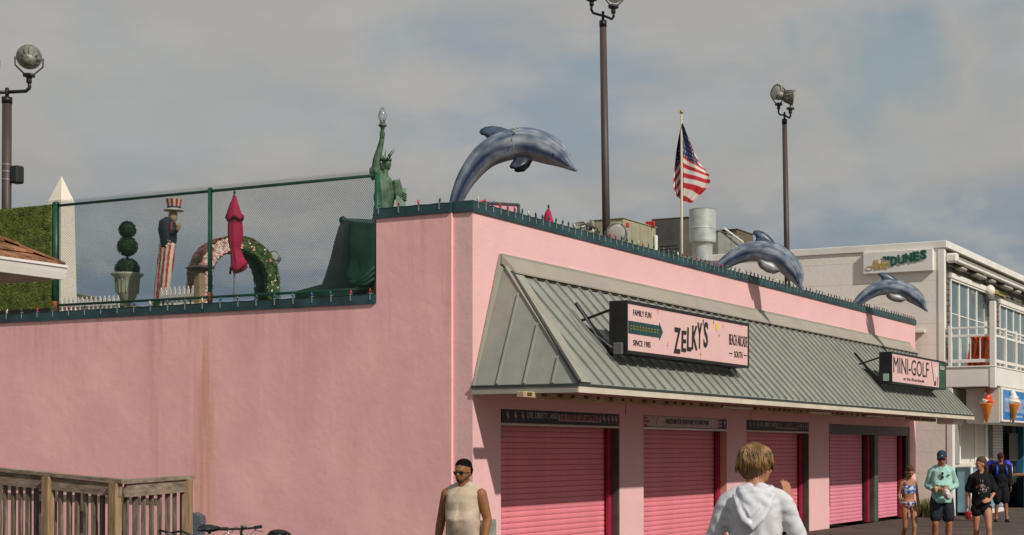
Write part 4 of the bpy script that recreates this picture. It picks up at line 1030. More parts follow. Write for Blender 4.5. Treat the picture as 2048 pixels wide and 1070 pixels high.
fo = one(MB().add(vs, fs), 'flag', stripe, 'red and white striped flag with blue starred canton hanging from the flagpole', 'flag', smooth=True)
ca = fo.data.color_attributes.new('paint', 'FLOAT_COLOR', 'POINT'); ca.data.foreach_set('color', [x for c in cols for x in (*c, 1)])
sol = fo.modifiers.new('thick', 'SOLIDIFY'); sol.thickness = .004

# ================================================================= DOLPHINS
PXM = 133.0
cen = [(903,432,8.5,.75),(909,413,12,.75),(917,390,15,.8),(930,362,18.5,.85),(947,337,22,.9),(965,317,25,.95),(986,302,28,1),(1012,292,30,1),(1040,287,31,1),(1066,290,31.5,1),(1090,298,30,.98),(1110,308,26,.92),(1123,318,20,.85),(1131,326,14,.8),(1136,331,9.5,.8),(1143,336,6.5,.85),(1151,341,3.6,.8),(1153,342.5,1.5,.8)]
def L2(px, py, d=0): return Vector(((px-909)/PXM, d, -(py-413)/PXM))
pts = [Vector((c[0], c[1], 0)) for c in cen]
M_ = 110; n = 44; vs = []; fs = []; pc = []
def interp(t):
    k = len(cen)-1; i = min(int(t*k), k-1); f = t*k-i
    P = [Vector(cen[max(0, i-1)]), Vector(cen[i]), Vector(cen[i+1]), Vector(cen[min(k, i+2)])]
    return .5*((2*P[1])+(P[2]-P[0])*f+(2*P[0]-5*P[1]+4*P[2]-P[3])*f*f+(3*P[1]-P[0]-3*P[2]+P[3])*f*f*f)
for i in range(M_+1):
    t = i/M_; c = interp(t); c2 = interp(min(1, t+.01)); c1 = interp(max(0, t-.01))
    dx, dy = c2[0]-c1[0], c2[1]-c1[1]; ln = math.hypot(dx, dy) or 1; nx, ny = dy/ln, -dx/ln   # towards the back (up)
    for j in range(n):
        a = 2*PI*j/n; r = max(.3, c[2]); up_ = math.cos(a)*r; sd_ = math.sin(a)*r*c[3]*.80
        if abs(math.cos(a)) < .6 and t > .5: sd_ *= 1.04
        vs.append(L2(c[0]+nx*up_, c[1]+ny*up_, sd_/PXM)); pc.append((t, math.cos(a)))
for i in range(M_):
    for j in range(n): fs.append((i*n+j, i*n+(j+1) % n, (i+1)*n+(j+1) % n, (i+1)*n+j))
fs.append(tuple(range(n-1, -1, -1))); fs.append(tuple(M_*n+j for j in range(n)))
dm_ = MB().add(vs, fs)
dol = thing('dolphin_statue', 'leaping blue grey dolphin statue on the parapet corner, nearest and largest of the dolphins', 'dolphin statue', (0, 0, 0), 'leaping dolphin statues along the parapet')
dolmat = mat('dolphin_gloss_paint', (.95, .95, .95), rough=.6, var=.12, vscale=9, bump=.12, bscale=12, spec=.22, vcol='paint')
body = dm_.build('body', dolmat, dol, True)
def dcol(t, c, co):
    nz_ = noise.noise(Vector((t*9, c*2.2, 3.0)))*.5+noise.noise(Vector((co.x*7+3, co.y*3, co.z*9)))*.6
    st_ = noise.noise(Vector((t*3.0, c*7, 9.1)))
    base = Vector((.105, .14, .195)); pale = Vector((.32, .355, .395)); dark = Vector((.010, .022, .07)); belly = Vector((.27, .25, .25))
    f = max(0, min(1, .38+1.8*nz_+1.2*st_+.25*c)); col = base*(1-f)+pale*f
    k2 = noise.noise(Vector((t*5+7, c*5, co.y*4))); g = max(0, min(1, (k2-.12)*4)); col = col*(1-g*.5)+dark*g*.5
    # dark line along the flank from the eye to the tail, thin and broken
    line = .05+.25*math.sin(t*5.2)-.35*t
    if t < .86:
        g = max(0, 1-abs(c-(-.28+.12*math.sin(t*8)))/.26)*(1.1+1.2*noise.noise(Vector((t*6, 0, 5)))); g = max(0, min(1, g)); col = col*(1-g*.85)+dark*g*.85
    b_ = max(0, min(1, (-c-.52)/.22)); col = col*(1-b_*.8)+belly*b_*.8
    if t < .22:
        g = max(0, min(1, .5+1.3*nz_))*(1-t/.25); col = col*(1-g)+dark*g
    # mouth line
    if .80 < t < .985:
        g = max(0, 1-abs(c+.30)/.12); col = col*(1-g)+Vector((.01, .015, .04))*g
    if .74 < t < .80:
        g = max(0, 1-math.hypot((t-.77)/.02, (c-.02)/.14)); col = col*(1-g)+dark*g
    ed = max(0, min(1, (c-.93)/.06)); col = col*(1-ed*.5)+dark*ed*.5
    return col
buf = []
for v, (t, c) in zip(body.data.vertices, pc): q = dcol(t, c, v.co); buf += [q[0], q[1], q[2], 1]
ca = body.data.color_attributes.new('paint', 'FLOAT_COLOR', 'POINT'); ca.data.foreach_set('color', buf)
def fin(name, outline, d0, d1, thick, colr, tipd=0, parent=None):
    m = MB(); k = len(outline); cx_ = sum(p[0] for p in outline)/k; cy_ = sum(p[1] for p in outline)/k
    vs = [L2(a, b, d0+(d1-d0)*w_) for a, b, w_ in outline]; cc = sum(vs, Vector())/k
    mid = [p.lerp(cc, .45) for p in vs]; A = [p+Vector((0, -thick*.8, 0)) for p in mid]; B_ = [p+Vector((0, thick*.8, 0)) for p in mid]
    m.add(vs+A+B_+[cc+Vector((0, -thick, 0)), cc+Vector((0, thick, 0))],
          [(i, (i+1) % k, k+(i+1) % k, k+i) for i in range(k)]+[((i+1) % k, i, 2*k+i, 2*k+(i+1) % k) for i in range(k)]+[(k+i, k+(i+1) % k, 3*k) for i in range(k)]+[(2*k+(i+1) % k, 2*k+i, 3*k+1) for i in range(k)])
    o = m.build(name, mat('fin_'+colr, dict(dark=(.03, .04, .06), mid=(.06, .085, .13), pale=(.28, .29, .30))[colr], rough=.35, var=.3, vscale=6, spec=.5), parent or dol, True)
    return o
dfin = fin('dorsal_fin', [(972, 309, 0), (975, 278, 0), (969, 272, 0), (962, 270, 0), (958, 265, 0), (961, 259, 0), (970, 254, 0), (985, 252, 0), (1003, 255, 0), (1017, 260, 0), (1030, 268, 0), (1020, 300, 0)], 0, 0, .045, 'mid')
fin('pectoral_fin', [(1030, 311, 0), (1060, 309, 0), (1063, 320, .3), (1056, 331, .6), (1045, 339, .9), (1032, 344, 1), (1024, 343, 1), (1020, 339, 1), (1024, 330, .7), (1030, 319, .3)], -.05, -.22, .02, 'dark')
fin('pectoral_fin', [(1030, 311, 0), (1060, 309, 0), (1063, 320, .3), (1056, 331, .6), (1045, 339, .9), (1032, 340, 1), (1026, 338, 1), (1026, 330, .7), (1030, 319, .3)], .05, .22, .02, 'dark')
fin('tail_fluke', [(903, 420, 0), (916, 424, 0), (920, 440, .6), (912, 452, 1), (902, 446, 1), (896, 436, .5)], 0, -.28, .012, 'mid')
fin('tail_fluke', [(903, 420, 0), (916, 424, 0), (920, 440, .6), (912, 452, 1), (902, 446, 1), (896, 436, .5)], 0, .28, .012, 'mid')
m = MB()   # worn seam of bare patches behind the head (joint of the two castings)
for i, (a, b) in enumerate(((1029, 262), (1033, 266), (1036, 261), (1031, 270), (1029, 280), (1028, 290), (1029, 300))):
    m.ell(L2(a, b, -(.15+.10*min(1, (b-255)/35))), (.016 if i < 4 else .006, .012, .02), 7, 5)
m.build('worn_seam', mat('bare_patches', (.36, .35, .30), rough=.7), dol)
MB().tube([L2(905, 425, 0), L2(903, 470, 0)], .035, 8).build('mount', darkm, dol)
for sgn in (-1, 1): MB().ell(L2(1107, 313, sgn*.155), (.016, .012, .013), 8, 6).build('eye', darkm, dol, True)
def seat(o, u, v, D, tilt, s=1.0, turn=0.0):
    p = at(u, v, D); o.location = p; o.rotation_mode = 'XYZ'
    o.rotation_euler = (Matrix.Rotation(yawR+turn, 3, 'Z') @ Matrix.Rotation(math.radians(tilt), 3, 'Y')).to_euler(); o.scale = (s,)*3
d2 = copy_tree(dol); d2['label'] = 'leaping dolphin statue in front of the second lamp post, middle one of the dolphins'
d3 = copy_tree(dol); d3['label'] = 'smallest leaping dolphin statue, under the DUNES sign at the far parapet end'
seat(dol, 909, 413, 23.9, 0, 1.02)
seat(d2, 1424, 550, 32.4, 26, 1.0)
seat(d3, 1705, 619, 39.4, 16, 1.0)
for d_ in (d2, d3):
    if d_ is d3: d_.scale = (1.0, 1.0, .88)
    for k_ in kids(d_):
        if k_.name.startswith('worn_seam'): ALL.remove(k_); bpy.data.objects.remove(k_)
# second and third dolphins carry pale swept fins
for d_ in (d2, d3):
    for k_ in [x for x in kids(d_) if x.name.startswith('pectoral_fin')]: ALL.remove(k_); bpy.data.objects.remove(k_)
    o = fin('pectoral_fin', [(1048, 308, 0), (1072, 322, .2), (1062, 334, .4), (1040, 338, .7), (1018, 334, 1), (1006, 324, 1), (1004, 321, 1), (1014, 318, .8), (1032, 314, .3)], -.10, -.17, .03, 'pale', parent=d_)
    o = fin('pectoral_fin', [(1048, 308, 0), (1072, 322, .2), (1062, 334, .4), (1040, 338, .7), (1018, 334, 1), (1006, 324, 1), (1014, 318, .8), (1032, 314, .3)], .10, .17, .03, 'pale', parent=d_)
    for q in [x for x in kids(d_) if x.name.startswith('dorsal')]: q.data = q.data.copy(); [setattr(v, 'co', Vector((v.co.x, v.co.y, v.co.z+(.06 if v.co.z > .95 else 0)))) for v in q.data.vertices]

# ================================================================= WHITE BUILDING BEYOND
DX, DY = 23.62, -.73
DH = 7.50
DB = thing('restaurant_building', 'white block and grey shingle two storey building beyond the arcade', 'building', (DX, DY, 0))
MB().box((DX+.02, DY+.02, 0), (DX+.3, 13, DH)).build('side_wall', whitewall, DB)
z = 0; n = 0
while z < DH-.02:    # large wall courses with recessed joints
    z1 = min(DH, z+.60); MB().box((DX, DY+.15 if z > 3.4 else -.95, z+.002), (DX+.019, 13, z1-.002)).build('wall_course', whitewall, DB); z = z1
# corner board, cornice
MB().bbox((DX-.03, DY-.03, 3.55), (DX+.16, DY+.149, DH), .01).build('corner_board', white, DB)
MB().bbox((DX-.05, DY-.10, DH), (DX+.05, 13, DH+.20), .012).build('cornice', white, DB)
MB().bbox((DX+.051, DY-.12, DH), (44, DY+.1, DH+.20), .012).build('cornice', white, DB)
MB().box((DX+.05, DY+.1, DH-.1), (44, 13, DH+.02)).build('roof', mat('flat_roof_grey', (.25, .25, .24), rough=.9), DB)
MB().box((DX+.3, 12.7, 0), (44, 13, DH)).build('back_wall', whitewall, DB)
MB().box((43.7, DY+.02, 0), (44, 12.7, DH)).build('end_wall', whitewall, DB)
# upper front wall in grey shingles, openings left for the windows
shing = mat('grey_shingle', (.135, .125, .105), rough=.85, var=.3, vscale=9, bump=.5, bscale=16, stretch=(1, 1, .5))
wins = [(24.30, 28.45, 4.1, 6.72), (30.35, 34.5, 4.1, 6.5), (36.6, 40.6, 4.1, 6.5)]
def wall_rows(x0, x1, z0, z1):
    m = MB(); z = z0; r = 0; rn = random.Random(int(x0*10+z0))
    while z < z1-.01:
        h = min(.155, z1-z); x = x0-(.15 if r % 2 else 0)
        while x < x1:
            w_ = rn.uniform(.22, .42); a, b = max(x0, x+.004), min(x1, x+w_-.004); o_ = rn.uniform(0, .008)
            if b > a: m.poly([(a, DY-.024-o_, z), (a, DY-.006, z+h), (a, DY+.02, z+h), (a, DY+.02, z)], (b-a, 0, 0))
            x += w_
        z += h; r += 1
    return m
xs = DX+.165; allm = MB()
for wx0, wx1, wz0, wz1 in wins:
    allm = merge(allm, wall_rows(xs, wx0-.1, 4.05, DH)); allm = merge(allm, wall_rows(wx0-.1, wx1+.1, wz1+.15, DH)); xs = wx1+.1
allm = merge(allm, wall_rows(xs, 44, 4.05, DH))
allm.build('wall_shingles', shing, DB, kind='stuff')
MB().box((DX+.3, DY+.02, 6.7), (44, DY+.1, DH-.11)).build('upper_wall', shing, DB)
glass = mat('window_glass', (.15, .20, .205), rough=.06, var=.25, vscale=.5, spec=.9)
curt = mat('grey_green_curtain', (.17, .20, .19), rough=.9, var=.15, vscale=2)
for i, (wx0, wx1, wz0, wz1) in enumerate(wins):
    wf = MB(); wf.box((wx0-.1, DY-.05, wz0), (wx0, DY+.05, wz1)).box((wx1, DY-.05, wz0), (wx1+.1, DY+.05, wz1)).box((wx0-.15, DY-.09, wz1), (wx1+.15, DY+.05, wz1+.14)).box((wx0-.12, DY-.06, wz1-.06), (wx1+.12, DY+.05, wz1-.001))
    fo_ = wf.build('window', white, DB)
    k = 4; ww = (wx1-wx0)/k
    for j in range(k):
        a, b = wx0+j*ww, wx0+(j+1)*ww
        MB().box((a+.05, DY+.02, wz0+.06), (b-.05, DY+.03, wz1-.07)).build('pane', glass, fo_)
        s = MB().box((a, DY-.012, wz0), (a+.06, DY+.04, wz1-.061)).box((b-.06, DY-.012, wz0), (b, DY+.04, wz1-.061)).box((a+.06, DY-.01, wz0+.0), (b-.06, DY+.035, wz0+.10))
        s.box((a+.06, DY+.005, wz0+(wz1-wz0)*.62), (b-.06, DY+.018, wz0+(wz1-wz0)*.62+.025))
        s.build('sash', white, fo_)
# retractable awning cassette
AWN = thing('folded_awning', 'folded white awning cassette under the roofline of the white building', 'awning', (23.8, DY-.03, 7.2))
MB().bbox((23.72, DY-.36, 7.10), (23.95, DY-.031, 7.36), .05).build('end_cap', white, AWN)
MB().bbox((23.96, DY-.34, 7.12), (41, DY-.18, 7.20), .02).build('front_bar', white, AWN)
MB().box((23.96, DY-.20, 7.22), (41, DY-.031, 7.34)).build('cassette', mat('cassette_grey', (.28, .26, .22), rough=.6, var=.1), AWN)
for i in range(9):
    xx = 24.6+i*1.8; MB().bbox((xx, DY-.30, 6.98), (xx+1.1 if i % 2 else xx+.5, DY-.06, 7.06), .02).build('folding_arm', mat('arm_grey', (.40, .38, .33), rough=.5), AWN)
# wall lamp and yellow plaque
p = on(1, DY-.16, 1979, 585)
WLt = thing('wall_lamp', 'grey cylinder wall lamp with white dome on the shingle wall', 'wall lamp', tuple(p))
MB().lathe([(.14, -.30), (.15, -.1), (.15, .02)], (p.x, p.y, p.z), 14).build('body', mat('lamp_grey', (.2, .19, .17), rough=.5), WLt, True)
MB().ell((p.x, p.y, p.z+.05), (.20, .17, .19), 14, 8).build('dome', white, WLt, True)
MB().lathe([(.07, -.75), (.09, -.7), (.10, -.35), (.06, -.3)], (p.x+.05, p.y, p.z), 10).build('bracket', mat('lamp_grey', (0,0,0)), WLt, True)
a = on(1, DY-.05, 1990, 580); b = on(1, DY-.05, 2011, 594)
one(MB().bbox((a.x, DY-.07, b.z-.02), (b.x, DY-.031, a.z+.02), .005), 'plaque', mat('ochre_plaque', (.36, .28, .08), rough=.6, var=.2, vscale=6), 'small ochre plaque on the shingle wall beside the dome lamp', 'plaque')
# THE DUNES sign
a = on(0, DX-.14, 1726, 505); b = on(0, DX-.14, 1866, 496); c_ = on(0, DX-.14, 1866, 541)
y0, y1 = b.y, a.y; z1 = (a.z+b.z)/2; z0 = c_.z
DS = thing('sign', 'white sign box reading above THE DUNES high on the white side wall', 'sign', (DX-.14, y1, z0))
MB().bbox((DX-.14, y0, z0), (DX-.002, y1, z1), .015).build('sign_box', white, DS)
def dtx(s, f0, f1, g0, g1, m, dep, off, shear=0, bold=0):
    Yv = y1-(y1-y0)*f0; text_mesh(s, (DX-.145-off, Yv, z0+(z1-z0)*g0), (0, -1, 0), (0, 0, 1), (y1-y0)*(f1-f0), (z1-z0)*(g1-g0), dep, shear, bold).build('lettering', m, DS)
gld = mat('gold_script', (.55, .38, .10), rough=.5, var=.1); grn = mat('green_letters', (.004, .10, .06), rough=.4, var=.1)
dtx('Above', .13, .37, .18, .66, gld, .02, .0, .35, 0)
m = MB(); m.tube([(DX-.155, y1-(y1-y0)*(.10+.055*math.cos(t)), z0+(z1-z0)*(.26+.09*math.sin(t))) for t in [i*PI/8 for i in range(15)]], .009, 5); m.build('script_loop', gld, DS)
dtx('THE', .29, .39, .60, .76, grn, .03, .0, 0, .03)
for i, ch in enumerate('DUNES'): dtx(ch, .40+i*.105, .40+i*.105+.092, .32+i*.052, .74+i*.052, grn, .03, .0, 0, .035)

# balcony
BY = -2.12; BX1 = 43
BA = MB().box((DX+.03, BY+.02, 3.95), (BX1, DY-.031, 4.07)).build('balcony_floor', mat('deck_boards_grey', (.3, .27, .22), rough=.8, var=.15, vscale=2), DB)
MB().bbox((DX-.02, BY-.02, 3.60), (DX+.10, DY-.035, 4.14), .012).build('balcony_fascia', white, DB)
MB().bbox((DX+.101, BY-.04, 3.62), (BX1, BY+.06, 4.14), .012).build('balcony_fascia', white, DB)
MB().bbox((DX-.05, BY-.06, 4.141), (BX1, BY+.09, 4.18), .006).build('fascia_cap', white, DB)
MB().bbox((DX-.05, BY+.091, 4.141), (DX+.12, DY-.03, 4.18), .006).build('fascia_cap', white, DB)
RL = thing('balcony_railing', 'white post and glass balcony railing on the white building', 'railing', (DX, BY, 4.18))
MB().bbox((DX-.04, BY-.05, 3.56), (DX+.14, BY+.13-.02, 5.95), .012).build('corner_post', white, RL)
MB().bbox((DX-.01, DY-.22, 4.18), (DX+.09, DY-.12, 5.30), .01).build('post', white, RL)
for zz, t_ in ((5.24, .05), (5.02, .07), (4.32, .09)):
    MB().bbox((DX+.015, BY+.12, zz-t_/2), (DX+.075, DY-.035, zz+t_/2), .006).build('side_rail', white, RL)
for i in range(1, 4):
    yy = BY+.12+(DY-.2-BY-.12)*i/4; MB().box((DX+.03, yy-.012, 4.365), (DX+.06, yy+.012, 5.0)).build('baluster', white, RL)
gl2 = mat('clear_panel', (.55, .62, .60), rough=.04, trans=.92, var=.02, spec=.6)
xx = DX+.14; i = 0
while xx < BX1-1.4:
    MB().bbox((xx+1.26, BY-.03, 4.18), (xx+1.36, BY+.07, 5.30), .01).build('post', white, RL)
    for zz, t_ in ((5.24, .05), (5.02, .07), (4.32, .09)): MB().bbox((xx, BY, zz-t_/2), (xx+1.255, BY+.05, zz+t_/2), .006).build('front_rail', white, RL)
    MB().box((xx+.02, BY+.02, 4.37), (xx+1.24, BY+.028, 4.98)).build('glass_panel', gl2, RL); xx += 1.36
# folded orange deck chairs
orm = mat('orange_red_frame', (.78, .10, .02), rough=.5, var=.15)
def deck_chair(x, y, label):
    t = thing('folding_chair', label, 'chair', (x, y, 4.07), 'folded orange chairs stacked on the balcony')
    slm = mat('pale_chair_slat', (.5, .42, .32), rough=.6)
    for s in (-.24, .24):
        MB().bar((x+s, y+.10, 4.12), (x+s, y-.06, 5.02), .05, .04, (1, 0, 0)).build('side_frame', orm, t)
        MB().bar((x+s*.8, y-.06, 4.10), (x+s*.8, y+.03, 4.80), .04, .035, (1, 0, 0)).build('leg', orm, t)
    MB().bar((x-.24, y-.06, 5.0), (x+.24, y-.06, 5.0), .05, .10).build('top_rail', orm, t)
    MB().bar((x-.24, y+.08, 4.24), (x+.24, y+.08, 4.24), .04, .09).build('bottom_rail', orm, t)
    for q in range(4): MB().bar((x-.16+q*.107, y+.07, 4.28), (x-.16+q*.107, y-.05, 4.96), .07, .02, (0, 1, 0)).build('slat', slm if q % 2 else orm, t)
for i, lb in enumerate(('folded orange chair nearest the glass side rail of the balcony', 'folded orange chair second from the side rail of the balcony', 'folded orange chair third from the side rail of the balcony', 'folded orange chair farthest from the side rail, beside the corner post')):
    deck_chair(DX+.42+.04*i, -1.42-.145*i, lb)

# ground floor under the balcony
GY = -.95
GFm = MB().box((DX+.02, GY+.02, 0), (28.0, GY+.2, 3.6)).build('ground_floor_wall', whiteshop, DB)
MB().box((DX+.02, GY+.02, 3.56), (43, DY, 3.59)).box((DX+.12, BY+.08, 3.60), (43, DY-.04, 3.64)).build('balcony_soffit', mat('soffit_white', (.42, .39, .33), rough=.8, var=.1), DB)
MB().bbox((DX-.02, GY-.02, 0), (DX+.24, GY+.15, 3.56), .01).build('corner_board', white, DB)
MB().bbox((DX+.75, GY-.03, 1.46), (DX+.85, GY+.018, 2.62), .01).build('window_trim', white, DB)
MB().bbox((DX+.3, GY-.02, 1.46), (DX+.749, GY+.018, 2.58), .01).build('closed_hatch', mat('hatch_grey', (.30, .30, .27), rough=.6), DB)
MB().bbox((26.2, GY-.03, 0), (26.32, GY+.018, 3.5), .01).build('panel_batten', white, DB)
MB().bbox((27.5, GY-.03, 0), (27.65, GY+.018, 3.5), .01).build('panel_batten', white, DB)
MB().box((28.0, GY+.35, 0), (43, GY+.45, 3.6)).build('dark_backing', mat('dark_interior', (.035, .035, .033), rough=.8), DB)  # near-black sheet stands in for the unlit shop interior
MB().bbox((28.02, GY+.0, 0), (28.5, GY+.25, 3.5), .01).build('pier', greyg, DB)
for a_, b_ in ((28.55, 30.6),):
    s = MB().box((a_, GY+.22, .0), (b_, GY+.25, 2.75)).build('shop_shutter', seam, DB)
    z = 0.05
    while z < 2.7: MB().bbox((a_, GY+.17, z), (b_, GY+.219, z+.085), .012).build('slat', white, s); z += .092
bl = mat('blue_paint', (.015, .14, .24), rough=.5, var=.15)
for xx in (32.6, 35.8, 39.0): MB().bbox((xx, GY-.05, 0), (xx+.28, GY+.2, 3.5), .015).build('blue_post', bl, DB)
MB().bbox((31.2, GY+.1, 1.5), (32.5, GY+.12, 2.4), .01).build('menu_panel', mat('menu_grey', (.14, .13, .11), rough=.6, var=.3, vscale=9), DB)
CT = thing('serving_counter', 'blue panelled serving counter with white top beside the pink building', 'counter', (23.9, GY-.3, 0))
blp = mat('pale_blue_panel', (.20, .34, .41), rough=.6, var=.12, vscale=3)
MB().bbox((24.0, GY-.42, .10), (27.9, GY-.04, 1.36), .01).build('counter_body', blp, CT)
for i in range(9): MB().bbox((24.13, GY-.435, .16+.13*i), (25.85, GY-.421, .16+.13*i+.122), .004).build('panel', blp, CT); MB().bbox((25.95, GY-.435, .16+.13*i), (27.8, GY-.421, .16+.13*i+.122), .004).build('panel', blp, CT)
MB().bbox((23.94, GY-.47, 1.361), (28.0, GY-.04, 1.42), .01).build('counter_top', white, CT)
MB().bbox((23.93, GY-.46, 0), (24.11, GY-.421, 1.36), .01).build('corner_trim', white, CT)
MB().bbox((24.12, GY-.47, 0), (28.0, GY-.41, .12), .01).build('kick_board', white, CT)
CT2 = thing('wooden_counter', 'varnished wooden bar counter in front of the dark shop opening', 'counter', (31.0, GY-.4, 0))
MB().bbox((30.9, GY-.55, 1.02), (42, GY-.02, 1.09), .015).build('counter_top', mat('varnished_wood', (.45, .21, .07), rough=.4, var=.2, stretch=(1, 6, 6)), CT2)
MB().bbox((31.0, GY-.45, 0), (42, GY-.38, 1.019), .01).build('counter_front', mat('dark_front', (.03, .05, .06), rough=.7), CT2)
# sign box with cones
SB = thing('sign_box', 'white box with blue sign panel and cone sculptures under the balcony', 'sign', (24.2, -2.15, 2.62))
MB().bbox((24.2, -2.14, 2.60), (33, -1.2, 3.585), .012).build('box', whiteshop, SB)
MB().bbox((24.22, -2.20, 2.64), (27.6, -2.141, 3.60), .008).build('sign_frame', white, SB)
MB().box((24.36, -2.206, 2.70), (27.5, -2.2005, 3.54)).build('sign_face', mat('sign_blue', (.02, .20, .50), rough=.4, var=.15, vscale=1), SB)
MB().box((24.5, -2.211, 2.92), (27.4, -2.2065, 3.32)).build('pale_waves', mat('pale_blue_print', (.28, .42, .62), rough=.5, var=.35, vscale=3, stretch=(6, 1, .8)), SB)
text_mesh('ICE CREAM', (24.6, -2.2115, 3.02), (1, 0, 0), (0, 0, 1), 2.6, .22, .006, 0, .02).build('lettering', mat('violet_print', (.32, .34, .62), rough=.5), SB)
text_mesh('soft serve', (25.2, -2.2075, 2.78), (1, 0, 0), (0, 0, 1), 1.6, .08, .006).build('lettering', white, SB)
MB().bbox((27.8, -2.20, 2.64), (32.8, -2.141, 3.58), .008).build('sign_frame', mat('dark_shop_sign', (.05, .05, .06), rough=.5), SB)
conem = mat('wafer_orange', (.68, .22, .025), rough=.6, var=.12, vscale=8, bump=.3, bscale=25)
def cone(label, c, s, ms, nside):
    t = thing('ice_cream_cone', label, 'cone sculpture', tuple(c)); n_ = 16
    m = MB(); m.lathe([(.01, -.50), (.03, -.49), (.14, -.08), (.185, .0), (.19, .04)], c, n_, s, s); mo = m.build('wafer_cone', conem, t, True)
    prof = []
    for i in range(40):
        f = i/39; prof.append((max(.002, (.185*(1-f)**.8)*(1+.16*abs(math.sin(f*PI*3.6)))*s), .03+.44*f))
    dv = Vector((0, 1, 0)) if nside == 0 else Vector((-1, 0, 0)); nn_ = 24
    for h, mm in ((0, ms[0]), (1, ms[1])):
        m = MB(); vs = []; fs = []
        for i, (r_, z_) in enumerate(prof):
            for j in range(nn_//2+1):
                a = PI*j/(nn_/2)+h*PI+(math.atan2(dv.y, dv.x)-PI/2)+.5*math.sin(i*.35); vs.append(Vector(c)+Vector((r_*math.cos(a), r_*math.sin(a), z_+.03*math.sin(a*2+i*.3)*(1-i/39))))
        k_ = nn_//2+1
        for i in range(len(prof)-1):
            for j in range(nn_//2): fs.append((i*k_+j, i*k_+j+1, (i+1)*k_+j+1, (i+1)*k_+j))
            fs.append((i*k_+nn_//2, i*k_, (i+1)*k_, (i+1)*k_+nn_//2))
        m.add(vs, fs).build('soft_serve_swirl', mm, t, True)
wsw = mat('cream_white', (.72, .66, .56), rough=.4, var=.05); osw = mat('orange_red_swirl', (.72, .065, .012), rough=.35, var=.1)
c1 = on(0, 24.10, 1973, 820); cone('orange and white twist cone on the white side of the sign box', (c1.x+.0, c1.y, 3.12), 1.0, (wsw, osw), 0)
c2 = on(1, -2.28, 2026, 820); cone('white soft serve cone on the blue sign panel at the right edge', (c2.x, c2.y, 3.13), 1.05, (wsw, wsw), 1)
# small white scalloped lamp box at the awning end
p = on(1, -1.4, 1910, 838)
lb = thing('security_lamp', 'white box lamp with dark scalloped underside below the awning end', 'lamp', (p.x, p.y, p.z))
MB().bbox((p.x-.55, p.y-.1, p.z-.14), (p.x+.55, p.y+.35, p.z+.10), .02).build('housing', white, lb)
for s in (-.25, .12): MB().ell((p.x-.56, p.y+.05+s*.5, p.z+.1), (.02, .07, .06), 10, 6).build('dark_lobe', darkm, lb, True)
# little white bracket on the side wall
p = on(0, DX-.04, 1838, 663); one(MB().bbox((DX-.12, p.y-.18, p.z-.04), (DX-.001, p.y+.1, p.z+.04), .01), 'wall_bracket', white, 'small white bracket on the block wall at the pink parapet end', 'bracket')
# weeds at the foot of the wall
rn = random.Random(11); m = MB()
for i in range(900):
    x = rn.uniform(22.7, 23.55); y = rn.uniform(-.75, -.12); h = rn.uniform(.08, .62)*(1-.5*abs(x-23.2)); a = rn.uniform(0, 6.3); q = Vector((x, y, 0)); d = Vector((math.cos(a), math.sin(a), 0))
    l = rn.uniform(.04, .16); t0 = q+Vector((0, 0, h*.4)); t1 = q+d*l+Vector((0, 0, h)); s = d.cross(Vector((0, 0, 1)))*.012
    m.add([q-s*.6, q+s*.6, t0+s, t0-s, t1], [(0, 1, 2, 3), (3, 2, 4)])
one(m, 'weeds', mat('dry_weeds', (.16, .17, .05), rough=.9, var=.4, vscale=6), 'patch of green and straw weeds at the wall foot behind the girl', 'weeds')['kind'] = 'stuff'
ALL[-1]

# ================================================================= ROOF PLANT on the white building
oliv = mat('olive_sheet_metal', (.34, .33, .22), rough=.5, var=.08, vscale=2, spec=.4)
def unit(label, u, v, D, ly, lx, z0, m, cat_, name='rooftop_unit', seams=3):
    c = at(u, v, D); t = thing(name, label, cat_, (c.x, c.y, z0))
    MB().bbox((c.x, c.y, z0), (c.x+lx, c.y+ly, c.z), .015).build('casing', m, t)
    MB().bbox((c.x-.03, c.y-.03, c.z+.001), (c.x+lx+.03, c.y+ly+.03, c.z+.03), .008).build('lid', m, t)
    for i in range(1, seams+1):
        xx = c.x+lx*i/(seams+1); MB().bbox((xx-.015, c.y-.022, z0+.05), (xx+.015, c.y-.001, c.z-.02), .004).build('panel_seam', m, t)
    return t, c
RT = DH+.02
t, c = unit('olive rooftop air conditioner box behind the tallest lamp post', 1247, 437, 47.5, 1.15, 2.3, RT, oliv, 'air conditioner')
MB().bbox((c.x+.15, c.y-.03, c.z-.22), (c.x+.35, c.y-.022, c.z-.10), .003).build('warning_label', mat('red_label', (.55, .03, .03), rough=.5), t)
MB().bbox((c.x+.12, c.y-.03, c.z-.60), (c.x+.24, c.y-.022, c.z-.38), .003).build('rating_label', white, t)
MB().bbox((c.x+2.1, c.y-.10, c.z-.95), (c.x+2.25, c.y-.022, c.z-.25), .02).build('conduit_cover', white, t)
mg = mat('dark_taupe_metal', (.20, .18, .145), rough=.55, var=.1)
t, c = unit('dark taupe rooftop unit behind the flagpole', 1386, 434, 50, 1.45, 1.2, RT, mg, 'air conditioner', seams=1)
MB().bbox((c.x-.025, c.y+.45, RT+.2), (c.x-.001, c.y+1.4, c.z-.05), .004).build('grille_panel', mat('louvre_grey', (.10, .095, .088), rough=.6), t)
for i in range(7): MB().bbox((c.x-.04, c.y+.5, RT+.3+i*.1), (c.x-.026, c.y+1.35, RT+.36+i*.1), .003).build('louvre', mat('louvre_grey', (0,0,0)), t)
p = at(1300, 449, 49.3); MB().bbox((p.x-.05, p.y-.18, p.z-.10), (p.x, p.y+.14, p.z+.10), .04).build('red_tag', mat('red_label', (0,0,0)), t)
galv = mat('galvanised_steel', (.50, .53, .50), rough=.4, metal=.25, var=.12, vscale=3)
p = at(1405, 421, 47); zb = lambda v: zv(v, 47)
